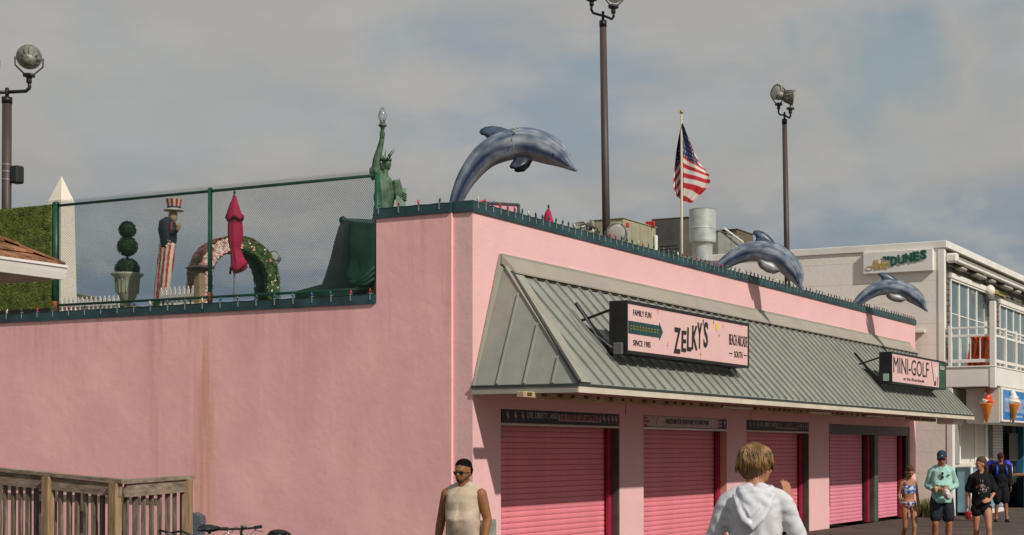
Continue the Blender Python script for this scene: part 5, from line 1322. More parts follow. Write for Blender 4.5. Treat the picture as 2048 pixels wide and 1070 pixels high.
du = thing('exhaust_duct', 'round galvanised exhaust duct beside the flagpole', 'exhaust duct', (p.x, p.y, RT))
r = 27/ (FPX/47)
ring = MB(); ring.lathe([(r, zb(458)), (r, zb(421)), (r*1.03, zb(420)), (r*.96, zb(420)), (r*.95, zb(430)), (.01, zb(432))], (p.x, p.y, 0), 48).build('hood', galv, du, False)
MB().lathe([(r*1.02, zb(459)), (r*1.02, zb(457)), (r, zb(456))], (p.x, p.y, 0), 48).build('flange', galv, du, False)
MB().lathe([(r*.72, RT), (r*.74, zb(494)), (r*.80, zb(489)), (r*.98, zb(486)), (r, zb(482)), (r, zb(459))], (p.x, p.y, 0), 48).build('lower_drum', galv, du, False)
t, c = unit('pale grey metal duct box right of the round exhaust duct', 1437, 462, 48, .25, 2.0, RT, mat('grey_duct', (.24, .25, .22), rough=.5, var=.12), 'duct', 'duct_box', 1)
MB().tube([(c.x+.2, c.y-.1, c.z+.1), (c.x+1.6, c.y-.15, c.z-.15), (c.x+1.9, c.y-.15, c.z-.6)], .03, 6).build('pipe', white, t, True)
for i in range(3): MB().ell((c.x+1.0+.25*i, c.y-.1, c.z-.5+.1*(i % 2)), (.08, .06, .08), 8, 6).build('valve', white, t, True)
t, c = unit('small brown rooftop box left of the second dolphin', 1474, 459, 50, .75, 1.4, RT, mat('brown_box_metal', (.13, .105, .06), rough=.6, var=.12), 'roof box', seams=0)

# ================================================================= KIOSK ROOF at left
kx1 = -8.40; ky = -.68; kz = 3.62
KR = thing('kiosk', 'kiosk with brown shingle hip roof and white gutter at the left edge', 'kiosk', (kx1-2, ky+2, 0))
kx0 = kx1-4.2; kyb = ky+4.0
gm_ = MB().poly([(kx0, ky, kz), (kx0, ky+.10, kz), (kx0, ky+.10, kz-.125), (kx0, ky+.035, kz-.125), (kx0, ky+.015, kz-.06)][::-1], (kx1-kx0, 0, 0)); gm_.box((kx0, ky-.008, kz-.012), (kx1, ky+.0, kz+.012))
gm_.build('gutter', white, KR)
g2 = MB().poly([(kx1, ky+.0, kz), (kx1-.10, ky+.1, kz), (kx1-.10, ky+.1, kz-.125), (kx1-.035, ky+.035, kz-.125)], (0, kyb-ky, 0)); g2.build('gutter', white, KR)
MB().box((kx0, ky+.101, kz-.14), (kx1-.11, kyb, kz-.125)).build('soffit', mat('kiosk_soffit', (.42, .32, .24), rough=.8, var=.1), KR)
shm = mat('cedar_shake', (.30, .135, .06), rough=.85, var=.35, vscale=7, bump=.4, bscale=20)
rise = 1.15; run = 2.0; rn = random.Random(4)
for row in range(11):
    f0, f1 = row/11, (row+1.35)/11
    yA, yB = ky+.02+run*f0, ky+.02+run*f1; zA, zB = kz+.01+rise*f0, kz+.01+rise*f1-.03
    xx = kx0
    while xx < kx1-run*f0-.02:
        w_ = rn.uniform(.10, .2); xe = min(xx+w_-.006, kx1-run*f0); o_ = rn.uniform(0, .014)
        m = MB().poly([(xx, yA, zA+.02+o_), (xx, yB, zB+.006), (xx, yB, zB-.006), (xx, yA, zA)], (xe-xx, 0, 0)); m.build('shake', shm, KR); xx += w_
MB().poly([(kx0, ky+.05, kz), (kx1-.02, ky+.05, kz), (kx1-run, ky+run, kz+rise), (kx0, ky+run, kz+rise)], (0, 0, -.02)).build('roof_deck', seam, KR)
MB().poly([(kx1-.02, ky+.05, kz), (kx1-.02, kyb-.05, kz), (kx1-run, ky+run, kz+rise)], (0, 0, -.02)).poly([(kx0, kyb-.05, kz), (kx0, ky+run, kz+rise), (kx1-run, ky+run, kz+rise), (kx1-.02, kyb-.05, kz)], (0, 0, -.02)).build('roof_slope', shm, KR)
for q in range(7):
    f = q/7; MB().bar((kx1-run*f+.02, ky+.05+run*f, kz+.03+rise*f), (kx1-run*(f+1/7)+.02, ky+.05+run*(f+1/7), kz+.02+rise*(f+1/7)), .16, .02).build('ridge_shake', shm, KR)
for px_, py_ in ((kx0+.3, ky+.4), (kx0+.3, kyb-.4)): MB().bbox((px_-.06, py_-.06, 0), (px_+.06, py_+.06, kz-.14), .01).build('post', white, KR)

# ================================================================= RAMP RAILING
RG = thing('ramp_railing', 'weathered wooden ramp railing with square balusters at the lower left', 'railing', (-6.6, .3, 0))
Pa = at(-60, 929, 17.6); Pb = at(246, 959, 16.6); Pc = at(374, 951, 18.2)
def rail(a, b, posts, n, seed, back=False):
    rn = random.Random(seed); a = Vector(a); b = Vector(b); d = b-a; hd = Vector((d.x, d.y, 0)).normalized(); nn = hd.cross(Vector((0, 0, 1)))
    MB().bar(a-hd*.05-Vector((0,0,.02)), b+hd*.05-Vector((0,0,.02)), .145, .038, Vector((0,0,1))).build('cap_rail', woodh, RG)
    dz = Vector((0, 0, -.115)); MB().bar(a+dz+nn*.03, b+dz+nn*.03, .038, .14).build('upper_rail', woodh, RG)
    for s, off in ((.0, Vector((0,0,0))),):
        for i in range(n):
            f = (i+.5)/n; c = a+d*f; m_ = woodm
            q = c-nn*.010+Vector((rn.uniform(-.003, .003), 0, 0)); t_ = .040+rn.uniform(-.003, .004)
            MB().bar(Vector((q.x, q.y, .12)), Vector((q.x+rn.uniform(-.006, .006), q.y, q.z-.15)), t_, t_, nn).build('baluster', woodm, RG)
    for f in posts:
        c = a+d*f+nn*.055; MB().bar(Vector((c.x, c.y, 0)), Vector((c.x, c.y, c.z-.042)), .092, .092, nn).build('post', woodp, RG)
rail(Pa, Pb, [.55, .975], 19, 1)
rail(Pb+Vector((0,0,-.003)), Pc, [.93], 8, 2)
# the ramp's far railing, seen between the balusters
RG2 = thing('ramp_railing', 'far side railing of the ramp seen through the balusters of the near one', 'railing', (-5.8, 1.6, 0))
for zz in (972, 992):
    MB().bar(at(-60, zz-2, 19.8), at(318, zz+12, 19.0), .04, .09).build('cross_rail', woodm, RG2)
for i in range(14):
    q = at(-55+i*27.5, 975, 19.6); MB().bar(Vector((q.x, q.y, .1)), Vector((q.x, q.y, q.z)), .038, .038).build('baluster', woodm, RG2)
one(MB().bbox((-11.5, -.2, .0), (-8.2, 3.2, .5), .02), 'ramp_deck', woodm, 'raised wooden ramp deck behind the railing at the lower left', 'deck')

# ================================================================= BIN, BICYCLES, WALL BOX
p = at(385, 1030, 20)
bn = thing('trash_bin', 'slate grey bin with sloped lid at the right end of the ramp railing', 'bin', (p.x, p.y, 0))
bm_ = mat('slate_plastic', (.07, .095, .115), rough=.5, var=.1)
ax = fxv*.1; MB().poly([p-ax*1.0+Vector((0,0,-.12)), p+ax*.95+Vector((0,0,-.12)), p+ax*.85+Vector((0,0,-1.15)), p-ax*.9+Vector((0,0,-1.15))], fd*.25).build('body', bm_, bn)
MB().poly([p-ax*1.05+Vector((0,0,-.118)), p+ax*1.05+Vector((0,0,-.118)), p+ax*.9+Vector((0,0,-.02)), p+Vector((-0.0,0,.03)), p-ax*.9+Vector((0,0,.0))], fd*.27).build('lid', bm_, bn)
def bicycle(label, c, ang, handle='flat', H=1.02):
    t = thing('bicycle', label, 'bicycle', tuple(Vector((c[0], c[1], 0)))); O = Vector((c[0], c[1], 0)); M = T3(O) @ rotz(ang)
    tyre = mat('tyre_rubber', (.015, .015, .015), rough=.8); fr_ = mat('bike_frame_dark', (.02, .022, .028), rough=.35, spec=.6); chrome = mat('chrome', (.5, .5, .5), rough=.2, metal=.9, var=.05)
    for wx in (-.52, .52):
        w_ = MB().tube([(wx+.32*math.cos(a*PI/14), 0, .34+.32*math.sin(a*PI/14)) for a in range(29)], .02, 8, False).xform(M).build('wheel', tyre, t, True)
        m = MB(); [m.bar((wx, 0, .34), (wx+.3*math.cos(a), 0, .34+.3*math.sin(a)), .003, .003) for a in [i*PI/8 for i in range(16)]]; m.ell((wx, 0, .34), .025, 8, 6); m.xform(M).build('spokes', chrome, w_)
    m = MB(); bb, seat_, head, hb_ = (-.08, 0, .30), (-.20, 0, .78), (.36, 0, .80), (.40, 0, .66)
    for a, b in ((bb, seat_), (seat_, head), (bb, hb_), (bb, (-.52, 0, .34)), (seat_, (-.52, 0, .34)), (hb_, (.52, 0, .34)), (head, hb_)): m.tube([a, b], .016, 8)
    m.xform(M).build('frame', fr_, t, True)
    MB().tube([(.36, 0, .80), (.345, 0, H-.05), (.37, 0, H)], .014, 8).xform(M).build('stem', darkm, t, True)
    if handle == 'flat': pts = [(.33, -.31, H+.01), (.37, -.12, H), (.38, 0, H), (.37, .12, H), (.33, .31, H+.01)]
    else: pts = [(.15, -.30, H-.06), (.26, -.29, H-.02), (.38, -.16, H+.07), (.39, 0, H+.04), (.38, .16, H+.07), (.26, .29, H-.02), (.15, .30, H-.06)]
    MB().tube(pts, .013, 8).xform(M).build('handlebar', darkm, t, True)
    for s in (0, -1):
        a, b = Vector(pts[s]), Vector(pts[1 if s == 0 else -2]); MB().tube([a, a+(b-a)*.6], .02, 8).xform(M).build('grip', tyre, t, True)
        e = a+(b-a)*.75; MB().tube([e, e+Vector((.05, 0, -.03)), e+Vector((.03, (a.y-b.y)*.6, -.05))], .006, 6).xform(M).build('brake_lever', chrome, t, True)
        MB().tube([e, e+Vector((.10, 0, .03)), (.44, 0, H-.12), (.40, 0, .8)], .004, 5).xform(M).build('brake_cable', darkm, t, True)
    MB().bbox((.36, -.03, H+.01), (.42, .03, H+.045), .01).xform(M).build('bell', chrome, t)
    s = MB(); s.ell((-.24, 0, .96), (.14, .075, .035), 12, 7); s.ell((-.12, 0, .96), (.10, .03, .025), 10, 6); s.xform(M).build('saddle', darkm, t, True)
    MB().tube([(-.20, 0, .78), (-.23, 0, .94)], .013, 8).xform(M).build('seat_post', chrome, t, True)
    return t, M
p = at(485, 1050, 18); d_ = PI+.05
def bike_at(label, u, v, D, ang, handle, H):
    q = at(u, v, D); M = rotz(ang); o_ = M @ Vector((.37, 0, 0)); return bicycle(label, (q.x-o_.x, q.y-o_.y), ang, handle, H)
bike_at('bicycle with flat black handlebar standing against the pink wall', 485, 1050, 18, math.atan2(-Fv.y, -Fv.x)+.95, 'flat', zv(1056, 18))
bike_at('bicycle with curved handlebar parked at the end of the wooden railing', 343, 1056, 17.4, math.atan2(-Fv.y, -Fv.x)-.5, 'curved', zv(1072, 17.4))
p = at(557, 1068, 18.5)
bk = thing('bicycle_basket_bag', 'dark saddle with folded bag right of the flat handlebar bicycle', 'bag', (p.x, p.y, 0))
MB().bbox((p.x-.12, p.y-.12, p.z-.14), (p.x+.14, p.y+.12, p.z+.02), .04).build('bag', darkm, bk); MB().ell((p.x, p.y, p.z+.02), (.1, .12, .035), 12, 6).build('saddle', mat('tyre_rubber', (0,0,0)), bk, True); MB().bar((p.x, p.y, .0), (p.x, p.y, p.z-.14), .03, .03).build('post', darkm, bk)
a = on(1, -.012, 962, 1040); b = on(1, -.012, 984, 1075)
UB = thing('utility_box', 'grey metal meter box on the pink wall behind the man in the sleeveless shirt', 'meter box', (a.x, -.1, b.z))
MB().bbox((a.x, -.09, b.z), (b.x, -.001, a.z), .008).build('box', mat('meter_grey', (.26, .28, .24), rough=.6, var=.15, vscale=8), UB)
MB().bbox((a.x+.02, -.098, b.z+.03), (b.x-.02, -.0905, a.z-.03), .004).build('door', mat('meter_grey', (0,0,0)), UB)

# ================================================================= PEOPLE
def skinm(name, c): return mat(name, c, rough=.55, var=.08, vscale=7, bump=.06, bscale=60, spec=.35)
def fold_fn(amp, freq=9, stretch=.35, seed=0.0, ztop=None):
    def f(co, nr):
        v = noise.noise(Vector((co.x*freq+seed, co.y*freq, co.z*freq*stretch)))+.5*noise.noise(Vector((co.x*freq*2.3, co.y*freq*2.3+seed, co.z*freq*1.1)))
        r_ = 1-abs(v)*2.2
        return co+nr*amp*(r_-.4)
    return f
class Person:
    def __init__(s, label, u, D, face, H, group=None, slim=1.0):
        p = at(u, 900, D); s.base = Vector((p.x, p.y, 0)); s.k = H/1.75; s.slim = slim
        s.M = T3(s.base) @ rotz(YAW+PI/2+math.radians(face)) @ Matrix.Scale(s.k, 4)
        s.root = thing('person', label, 'person', tuple(s.base)); s.D = D
    def part(s, mb, name, m, voxel=.011, it=4, fn=None, remesh_=True, parent=None, smooth=True):
        if remesh_:
            me = remesh(mb, voxel, it, fn, name); me.transform(Matrix.Translation(-s.base) @ s.M); return put(me, name, m, parent or s.root)
        mb.xform(s.M); return mb.build(name, m, parent or s.root, smooth)
def V(*a): return Vector(a)
def limb(m, pts, rad, n=12):
    for i in range(len(pts)-1): m.cap(pts[i], pts[i+1], rad[i], rad[i+1], n)
def hand(m, w, d, palm_n, side, curl=.35, spread=.12, L_=.17):
    "palm and five bent fingers: w wrist, d direction, palm_n palm normal, side = thumb side vector"
    d = d.normalized(); palm_n = (palm_n-d*palm_n.dot(d)).normalized(); t = d.cross(palm_n).normalized()
    if t.dot(side) < 0: t = -t
    c = w+d*.05
    for q in (-.026, -.009, .009, .026): m.cap(w+t*q*.7+d*.012, w+d*.082+t*q, .0165, .013, 8)
    for q, l in ((.030, .068), (.010, .078), (-.011, .072), (-.030, .055)):
        b = w+d*.085+t*q; dd = (d+t*q*spread*30*.3).normalized(); j1 = b+dd*l*.45+palm_n*l*curl*.25; j2 = j1+(dd*(1-curl)+palm_n*curl).normalized()*l*.33; j3 = j2+(dd*(1-curl*1.6)+palm_n*curl*1.6).normalized()*l*.25
        limb(m, [b, j1, j2, j3], [.0098, .0092, .0082, .007], 7)
    b = w+d*.025+t*.028; j1 = b+(d*.7+t*.7).normalized()*.035; j2 = j1+(d+t*.35+palm_n*.3).normalized()*.03
    limb(m, [b, j1, j2], [.0125, .011, .0085], 7)
def head_rot(yaw, pitch, roll=0): return Matrix.Rotation(yaw, 3, 'Z') @ Matrix.Rotation(pitch, 3, 'X') @ Matrix.Rotation(roll, 3, 'Y')
class Head:
    def __init__(s, neck, yaw=0, pitch=0, roll=0, sc_=1.0): s.n = neck; s.R = head_rot(math.radians(yaw), math.radians(pitch), math.radians(roll)); s.s = sc_
    def p(s, x, y, z): return s.n+s.R@(Vector((x, y, z))*s.s)
    def ell(s, m, c, r, n=14, k=9): m.ell(s.p(*c), tuple(q*s.s for q in r), n, k, s.R)
def build_head(m, h, jaw=1.0, neck_r=.058, chest=V(0, -.01, 1.42)):
    m.cap(chest, h.p(0, -.012, .05), neck_r*1.08, neck_r*.92, 14)
    h.ell(m, (0, -.008, .145), (.076, .096, .093), 18, 12)      # cranium
    h.ell(m, (0, .018, .085), (.062*jaw, .072, .072), 16, 10)      # face
    h.ell(m, (0, .045, .042), (.040*jaw, .040, .030), 12, 8)       # chin / jaw
    h.ell(m, (0, .020, .050), (.055*jaw, .055, .035), 12, 8)
    m.cap(h.p(0, .083, .125), h.p(0, .103, .090), .009, .014, 8)   # nose
    h.ell(m, (0, .080, .137), (.050, .018, .012), 12, 6)           # brow
    h.ell(m, (.033, .070, .098), (.020, .018, .018), 10, 6); h.ell(m, (-.033, .070, .098), (.020, .018, .018), 10, 6)
    h.ell(m, (0, .080, .060), (.022, .014, .0085), 10, 6)          # mouth
    for s_ in (-1, 1): h.ell(m, (s_*.077, .0, .105), (.010, .020, .030), 10, 6)
def lips(P, h, col):
    m = MB(); h.ell(m, (0, .0925, .0635), (.022, .006, .0045), 10, 6); h.ell(m, (0, .0915, .0565), (.019, .006, .005), 10, 6)
    P.part(m, 'lips', mat('lips_'+str(round(col[0]*100)), col, rough=.5, var=.05), remesh_=False)
def eyes(P, h):
    for s_ in (-1, 1):
        m = MB(); h.ell(m, (s_*.031, .083, .115), (.013, .008, .006), 10, 6); P.part(m, 'eye', mat('eye_white', (.6, .57, .53), rough=.3), remesh_=False)
        m = MB(); h.ell(m, (s_*.031, .090, .115), (.0055, .003, .0055), 8, 6); P.part(m, 'iris', mat('dark_iris', (.02, .015, .01), rough=.2), remesh_=False)
        m = MB(); m.tube([h.p(s_*.014, .092, .134), h.p(s_*.033, .092, .139), h.p(s_*.05, .080, .133)], .004*h.s, 6); P.part(m, 'eyebrow', mat('brow_brown', (.05, .03, .015), rough=.8), remesh_=False)
def sunglasses(P, h, w_=.031):
    m = MB()
    for s_ in (-1, 1):
        pts = [h.p(s_*(w_+x), .098-abs(w_+x)*.25-.006, .112+z) for x, z in ((-.023, .012), (.024, .014), (.028, .004), (.016, -.017), (-.012, -.017), (-.021, -.004))]
        if s_ < 0: pts = pts[::-1]
        m.poly(pts, h.R@Vector((0, .005, 0)))
        m.tube([h.p(s_*.056, .080, .119), h.p(s_*.077, .05, .116), h.p(s_*.083, -.005, .112)], .0032*h.s, 6)
    m.tube([h.p(-.012, .095, .117), h.p(.012, .095, .117)], .0035*h.s, 6); m.tube([h.p(-.056, .084, .125), h.p(0, .099, .125), h.p(.056, .084, .125)], .0035*h.s, 6)
    return P.part(m, 'sunglasses', mat('sunglasses_black', (.008, .008, .008), rough=.12, var=0, spec=.7), remesh_=False, smooth=False)
def hair_cap(h, m, back=.018, up=.012, r=(.084, .100, .096), low=False):
    h.ell(m, (0, -.020, .171), (r[0]+.001, .101, r[2]-.008), 18, 12); h.ell(m, (0, -.034, .14), (r[0]-.001, .088, .085), 16, 10)
def strands(h, n, seed, length, col, P, spread=.095, r0=.006, part_=.0, name='hair_strands', front=.35):
    rn = random.Random(seed); m = MB()
    for i in range(n):
        az = rn.uniform(-PI, PI); fr_ = math.cos(az)      # 1 = front
        el = rn.uniform(.15, 1.35)
        def P3(e, a, ex=0): return h.p((.084+ex)*math.sin(e)*math.sin(a), -.018+(.102+ex)*math.sin(e)*math.cos(a), .150+(.100+ex)*math.cos(e))
        ln = length*rn.uniform(.75, 1.15)*(front if fr_ > .45 else 1)
        if fr_ > .45 and el > .9: continue
        p0 = P3(el*.55, az); p1 = P3(min(1.5, el+.25), az+rn.uniform(-.08, .08), .004); e2 = min(1.5, el+.25)
        down = ln*(.5+.5*el); p2 = P3(min(1.75, e2+.45), az+rn.uniform(-.12, .12), .007+rn.uniform(0, .010))
        zz = h.R@Vector((0, 0, -1)); p3 = p2+(zz*.7+V(0, 0, -1)*.3)*down*.35+h.R@Vector((math.sin(az)*rn.uniform(-.006, .014), math.cos(az)*rn.uniform(-.01, .012), 0))
        r_ = r0*rn.uniform(.5, 1.3); m.tube([p0, p1, p1.lerp(p2, .5)+(p1-h.p(0, -.02, .15)).normalized()*.004, p2, p3], [r_*.5, r_, r_, r_*.9, r_*.12], 5)
    return P.part(m, name, col, remesh_=False)
def torso(m, sh=.19, chest=.135, waist=.15, belly=.12, hip=.165, z0=.90, z1=1.44, slimy=1.0, infl=0.0, bellyf=0.0):
    "lofted trunk"
    rows = [(z0, 0, hip*.95, .115), (.97, -.005, hip, .12), (1.06, .0+bellyf*.5, waist*1.02, belly), (1.14, .005+bellyf, waist, belly+bellyf*.5), (1.22, .0+bellyf*.6, waist*1.04, chest*.9), (1.31, 0, sh*.88, chest), (1.38, -.008, sh*.93, chest*.86), (1.425, -.012, sh*.70, chest*.62), (1.45, -.012, sh*.42, chest*.45)]
    for s_ in ((-1, 1) if z1 > 1.3 else ()): m.cap(V(s_*.03, -.022, 1.462), V(s_*(sh-.05), -.016, 1.405), .044+infl, .050+infl, 12)
    rows = [r for r in rows if z0-.001 <= r[0] <= z1+.02]
    n = 28; vs = []; fs = []
    for z, y, rx, ry in rows:
        for j in range(n):
            a = 2*PI*j/n; c_, s_ = math.cos(a), math.sin(a); e = .82
            vs.append(V((rx+infl)*math.copysign(abs(c_)**e, c_), y+(ry*slimy+infl)*math.copysign(abs(s_)**e, s_), z))
    for i in range(len(rows)-1):
        for j in range(n): fs.append((i*n+j, i*n+(j+1) % n, (i+1)*n+(j+1) % n, (i+1)*n+j))
    fs.append(tuple(range(n-1, -1, -1))); fs.append(tuple((len(rows)-1)*n+j for j in range(n)))
    m.add(vs, fs)
def legs(m, kneeL=None, kneeR=None, ankL=None, ankR=None, r=1.0, foot=True):
    for s_, kn, an in ((-1, kneeL, ankL), (1, kneeR, ankR)):
        hp_ = V(s_*.088, 0, .90); kn = kn or V(s_*.095, .015, .48); an = an or V(s_*.10, -.01, .085)
        md = hp_.lerp(kn, .45)+V(s_*.004, .01, 0); cf = kn.lerp(an, .32)+V(0, -.018, 0)
        limb(m, [hp_, md, kn], [.092*r, .078*r, .054*r]); limb(m, [kn, cf, kn.lerp(an, .75), an], [.052*r, .057*r, .038*r, .036*r])
        if foot: limb(m, [an+V(0, -.03, -.045), an+V(s_*.01, .06, -.05), an+V(s_*.015, .15, -.06)], [.034, .034, .024])
def shorts(m, kl, kr, f=.8, r0=.108, r1=.10):
    m.lathe([(.135, .94), (.150, .90), (.155, .84)], (0, -.003, 0), 24, 1, .76)
    for s_, kn in ((-1, kl), (1, kr)):
        hp_ = V(s_*.085, 0, .90); kn = kn or V(s_*.095, .015, .48)
        limb(m, [hp_, hp_.lerp(kn, .45)+V(s_*.006, .008, 0), hp_.lerp(kn, f)], [r0, (r0+r1)/2+.002, r1])
def arm(m, sh, el, wr, r=1.0):
    mid = sh.lerp(el, .45); limb(m, [sh, mid, el], [.055*r, .049*r, .040*r]); fm = el.lerp(wr, .3); limb(m, [el, fm, wr], [.040*r, .041*r, .026*r])

# --- man in sleeveless shirt, arms hanging ---------------------------------
P = Person('man with short black hair and sunglasses in a beige sleeveless shirt by the pink corner', 927, 15.6, -17, 1.80)
sk = skinm('brown_skin', (.26, .11, .045))
h = Head(V(0, .005, 1.478), yaw=-9, pitch=-3)
b = MB(); torso(b, sh=.165, waist=.142, belly=.13, bellyf=.015, hip=.155); build_head(b, h, 1.05, .062); legs(b)
for s_, el, wr in ((-1, V(-.235, -.035, 1.14), V(-.225, .045, .90)), (1, V(.245, -.03, 1.14), V(.255, .05, .90))):
    b.ell((s_*.165, -.01, 1.378), (.058, .058, .060)); arm(b, V(s_*.175, -.01, 1.380), el, wr, 1.12); hand(b, wr, V(0, .12, -1), V(-s_, .2, 0), V(0, 1, 0))
P.part(b, 'body', sk, .0095, 5)
m = MB(); torso(m, sh=.176, waist=.155, belly=.142, bellyf=.022, hip=.168, z0=.90, infl=.009)
for s_ in (-1, 1): m.cap(V(s_*.12, -.012, 1.425), V(s_*.145, -.012, 1.412), .048, .043, 10)
m.cap(V(-.06, -.005, 1.445), V(.06, -.005, 1.445), .055, .055, 10)
def tankf(co, nr):
    a = math.atan2(co.x, co.y); z = co.z
    v = math.sin(co.x*34+(z-1.1)*(10 if co.x > 0 else -10))*math.exp(-((z-1.17)/.13)**2)*.0055*(1 if co.y > 0 else .3)
    n_ = .002+noise.noise(Vector((co.x*8, co.y*8, z*5)))*.007+noise.noise(Vector((co.x*18+z*14, co.y*8, z*8)))*.006
    return co+nr*(v+n_)
P.part(m, 'sleeveless_shirt', mat('beige_cotton', (.50, .405, .30), rough=.9, var=.06, vscale=30, bump=.15, bscale=80, spec=.1), .010, 4, tankf)
m = MB(); torso(m, waist=.17, hip=.185, z0=.90, z1=1.0, infl=.01)
for s_ in (-1, 1): limb(m, [V(s_*.09, 0, .90), V(s_*.10, .01, .52)], [.115, .098])
P.part(m, 'shorts', mat('navy_shorts', (.02, .025, .04), rough=.8, var=.2), .014, 4, fold_fn(.006))
m = MB(); h.ell(m, (0, -.016, .180), (.077, .094, .066), 18, 12); h.ell(m, (0, -.040, .135), (.080, .075, .082), 16, 10)
def buzz(co, nr): return co+nr*noise.noise(co*70)*.004 if (h.R.transposed()@(co-h.n)).z < 9 else co
P.part(m, 'short_hair', mat('black_hair', (.010, .007, .006), rough=.95, var=.3, vscale=40, bump=.5, bscale=160, spec=.05), .008, 3, buzz)
m = MB(); h.ell(m, (0, .043, .042), (.046, .044, .032)); h.ell(m, (-.045, .02, .065), (.022, .035, .03)); h.ell(m, (.045, .02, .065), (.022, .035, .03)); 
P.part(m, 'beard_stubble', mat('stubble_skin', (.085, .045, .028), rough=.8, var=.25, vscale=60), .007, 2)
lips(P, h, (.20, .06, .045)); sunglasses(P, h)
wr = V(-.27, .045, .90); m = MB(); m.tube([V(-.227, .030, .945), V(-.226, .036, .925)], .033, 16); m.bbox((-.268, .02, .918), (-.254, .055, .950), .006)
P.part(m, 'wrist_watch', mat('grey_watch', (.10, .09, .07), rough=.35, metal=.4, var=.3, vscale=30), remesh_=False)
for s_ in (-1, 1):
    m = MB(); limb(m, [V(s_*.10, -.05, .035), V(s_*.11, .06, .035), V(s_*.12, .16, .028)], [.042, .045, .034]); P.part(m, 'shoe', mat('dark_shoe', (.03, .03, .03), rough=.6), .01, 3)

# --- blond person in white hoodie, seen from behind ------------------------
P = Person('person with brown blond hair seen from behind in a white hooded top', 1510, 10.7, 172, 1.90)
sk2 = skinm('tan_skin', (.40, .175, .095))
h = Head(V(.0, .02, 1.485), yaw=-50, pitch=-6, sc_=1.04)
b = MB(); torso(b, sh=.185, waist=.14, hip=.16); build_head(b, h, 1.0, .058); legs(b)
eR, wR = V(.27, .03, 1.145), V(.20, .24, 1.365); eL, wL = V(-.265, .02, 1.15), V(-.29, .12, .93)
arm(b, V(.18, -.01, 1.37), eR, wR); arm(b, V(-.18, -.01, 1.37), eL, wL)
hand(b, wR, V(-.15, .25, .95), V(-.6, .6, .3), V(-1, 0, 0), curl=.12, spread=.5); hand(b, wL, V(0, .1, -1), V(1, 0, 0), V(0, 1, 0))
P.part(b, 'body', sk2, .0085, 4)
m = MB(); torso(m, sh=.182, waist=.158, belly=.13, chest=.14, hip=.168, z0=.90, infl=.006)
for s_, el, wr_ in ((1, eR, wR), (-1, eL, wL)):
    limb(m, [V(s_*.11, -.012, 1.42), V(s_*.15, -.012, 1.400), V(s_*.18, -.01, 1.37), V(s_*.18, -.01, 1.37).lerp(el, .5), el], [.058, .060, .067, .063, .057], 14); limb(m, [el, el.lerp(wr_, .5), el.lerp(wr_, .93)], [.057, .050, .040], 14)
def hoodf(co, nr):
    v = 0
    for sx_, px_ in ((1, 1), (-1, -1)):
        d = (co-V(sx_*.19, -.05, 1.26)); v += math.sin(d.length*85+noise.noise(co*6)*4)*.0045*math.exp(-(d.length/.16)**2)
    v += noise.noise(Vector((co.x*8, co.y*8, co.z*2.5)))*.009+math.sin(co.x*46+noise.noise(co*4)*5)*.0035*(1 if co.z < 1.3 else .2)
    return co+nr*v
wht = mat('white_jersey', (.58, .575, .59), rough=.75, var=.025, vscale=14, bump=.12, bscale=70, spec=.2)
P.part(m, 'hooded_top', wht, .0095, 4, hoodf)
# the hood lies folded on the back: a collar roll round the neck and a drooping pouch
m = MB()
ring_ = [(math.sin(a)*.105, -.005-math.cos(a)*.085, 1.462-.02*math.cos(a)) for a in [(-2.5+5.0*i/20) for i in range(21)]]
m.tube(ring_, [.022+.014*math.cos((-2.5+5.0*i/20)) if i not in (0, 20) else .016 for i in range(21)], 10)
def hoodpatch(q, r_): m.ell(q, r_, 16, 10)
hoodpatch((0, -.115, 1.425), (.118, .045, .055)); hoodpatch((0, -.145, 1.375), (.098, .040, .065)); hoodpatch((-.005, -.160, 1.315), (.072, .036, .070)); hoodpatch((-.010, -.160, 1.265), (.045, .030, .045))
m.tube([(-.115, -.09, 1.43), (-.098, -.145, 1.36), (-.060, -.185, 1.28), (-.008, -.200, 1.232), (.045, -.185, 1.285), (.092, -.145, 1.36), (.115, -.09, 1.43)], [.022, .024, .024, .026, .024, .024, .022], 10)
m.tube([(-.075, -.105, 1.455), (-.060, -.165, 1.37), (-.02, -.197, 1.30), (.03, -.18, 1.35), (.060, -.13, 1.445)], [.015, .015, .016, .015, .014], 8)
def hf2(co, nr): return co+nr*(math.sin(co.x*70+abs(co.z-1.35)*60+noise.noise(co*6)*2)*.0030+noise.noise(co*9)*.005)
P.part(m, 'folded_hood', mat('white_hood_cloth', (.60, .605, .64), rough=.75, var=.03, vscale=10, bump=.12, bscale=60, spec=.2), .0075, 3, hf2)
m = MB(); hair_cap(h, m, .012, .014, (.086, .100, .094)); h.ell(m, (0, -.045, .110), (.086, .070, .080))
hm_ = mat('brown_blond_hair', (.21, .105, .028), rough=.55, var=.3, vscale=18, bump=.5, bscale=60, stretch=(6, 6, 1), spec=.4, var2=(.085, .045, .016))
def hairf(co, nr):
    q = co-h.p(0, -.02, .15); a = math.atan2(q.x, q.y); return co+nr*(math.sin(a*17+q.z*14+noise.noise(co*10)*3)*.0035+math.sin(a*43+q.z*20)*.0015+noise.noise(co*18)*.005)
P.part(m, 'hair', hm_, .0075, 2, hairf)
o = strands(h, 900, 3, .17, mat('blond_strands', (.36, .20, .06), rough=.5, var=.35, vscale=16, spec=.5, var2=(.06, .032, .012)), P, r0=.0042, front=.7); o['kind'] = 'stuff'
sunglasses(P, h, .031)
m = MB(); torso(m, waist=.17, hip=.18, z0=.90, z1=1.0, infl=.012)
for s_ in (-1, 1): limb(m, [V(s_*.09, 0, .90), V(s_*.10, .01, .50)], [.112, .098])
P.part(m, 'shorts', mat('dark_shorts', (.02, .02, .025), rough=.8, var=.2), .014, 3, fold_fn(.006))

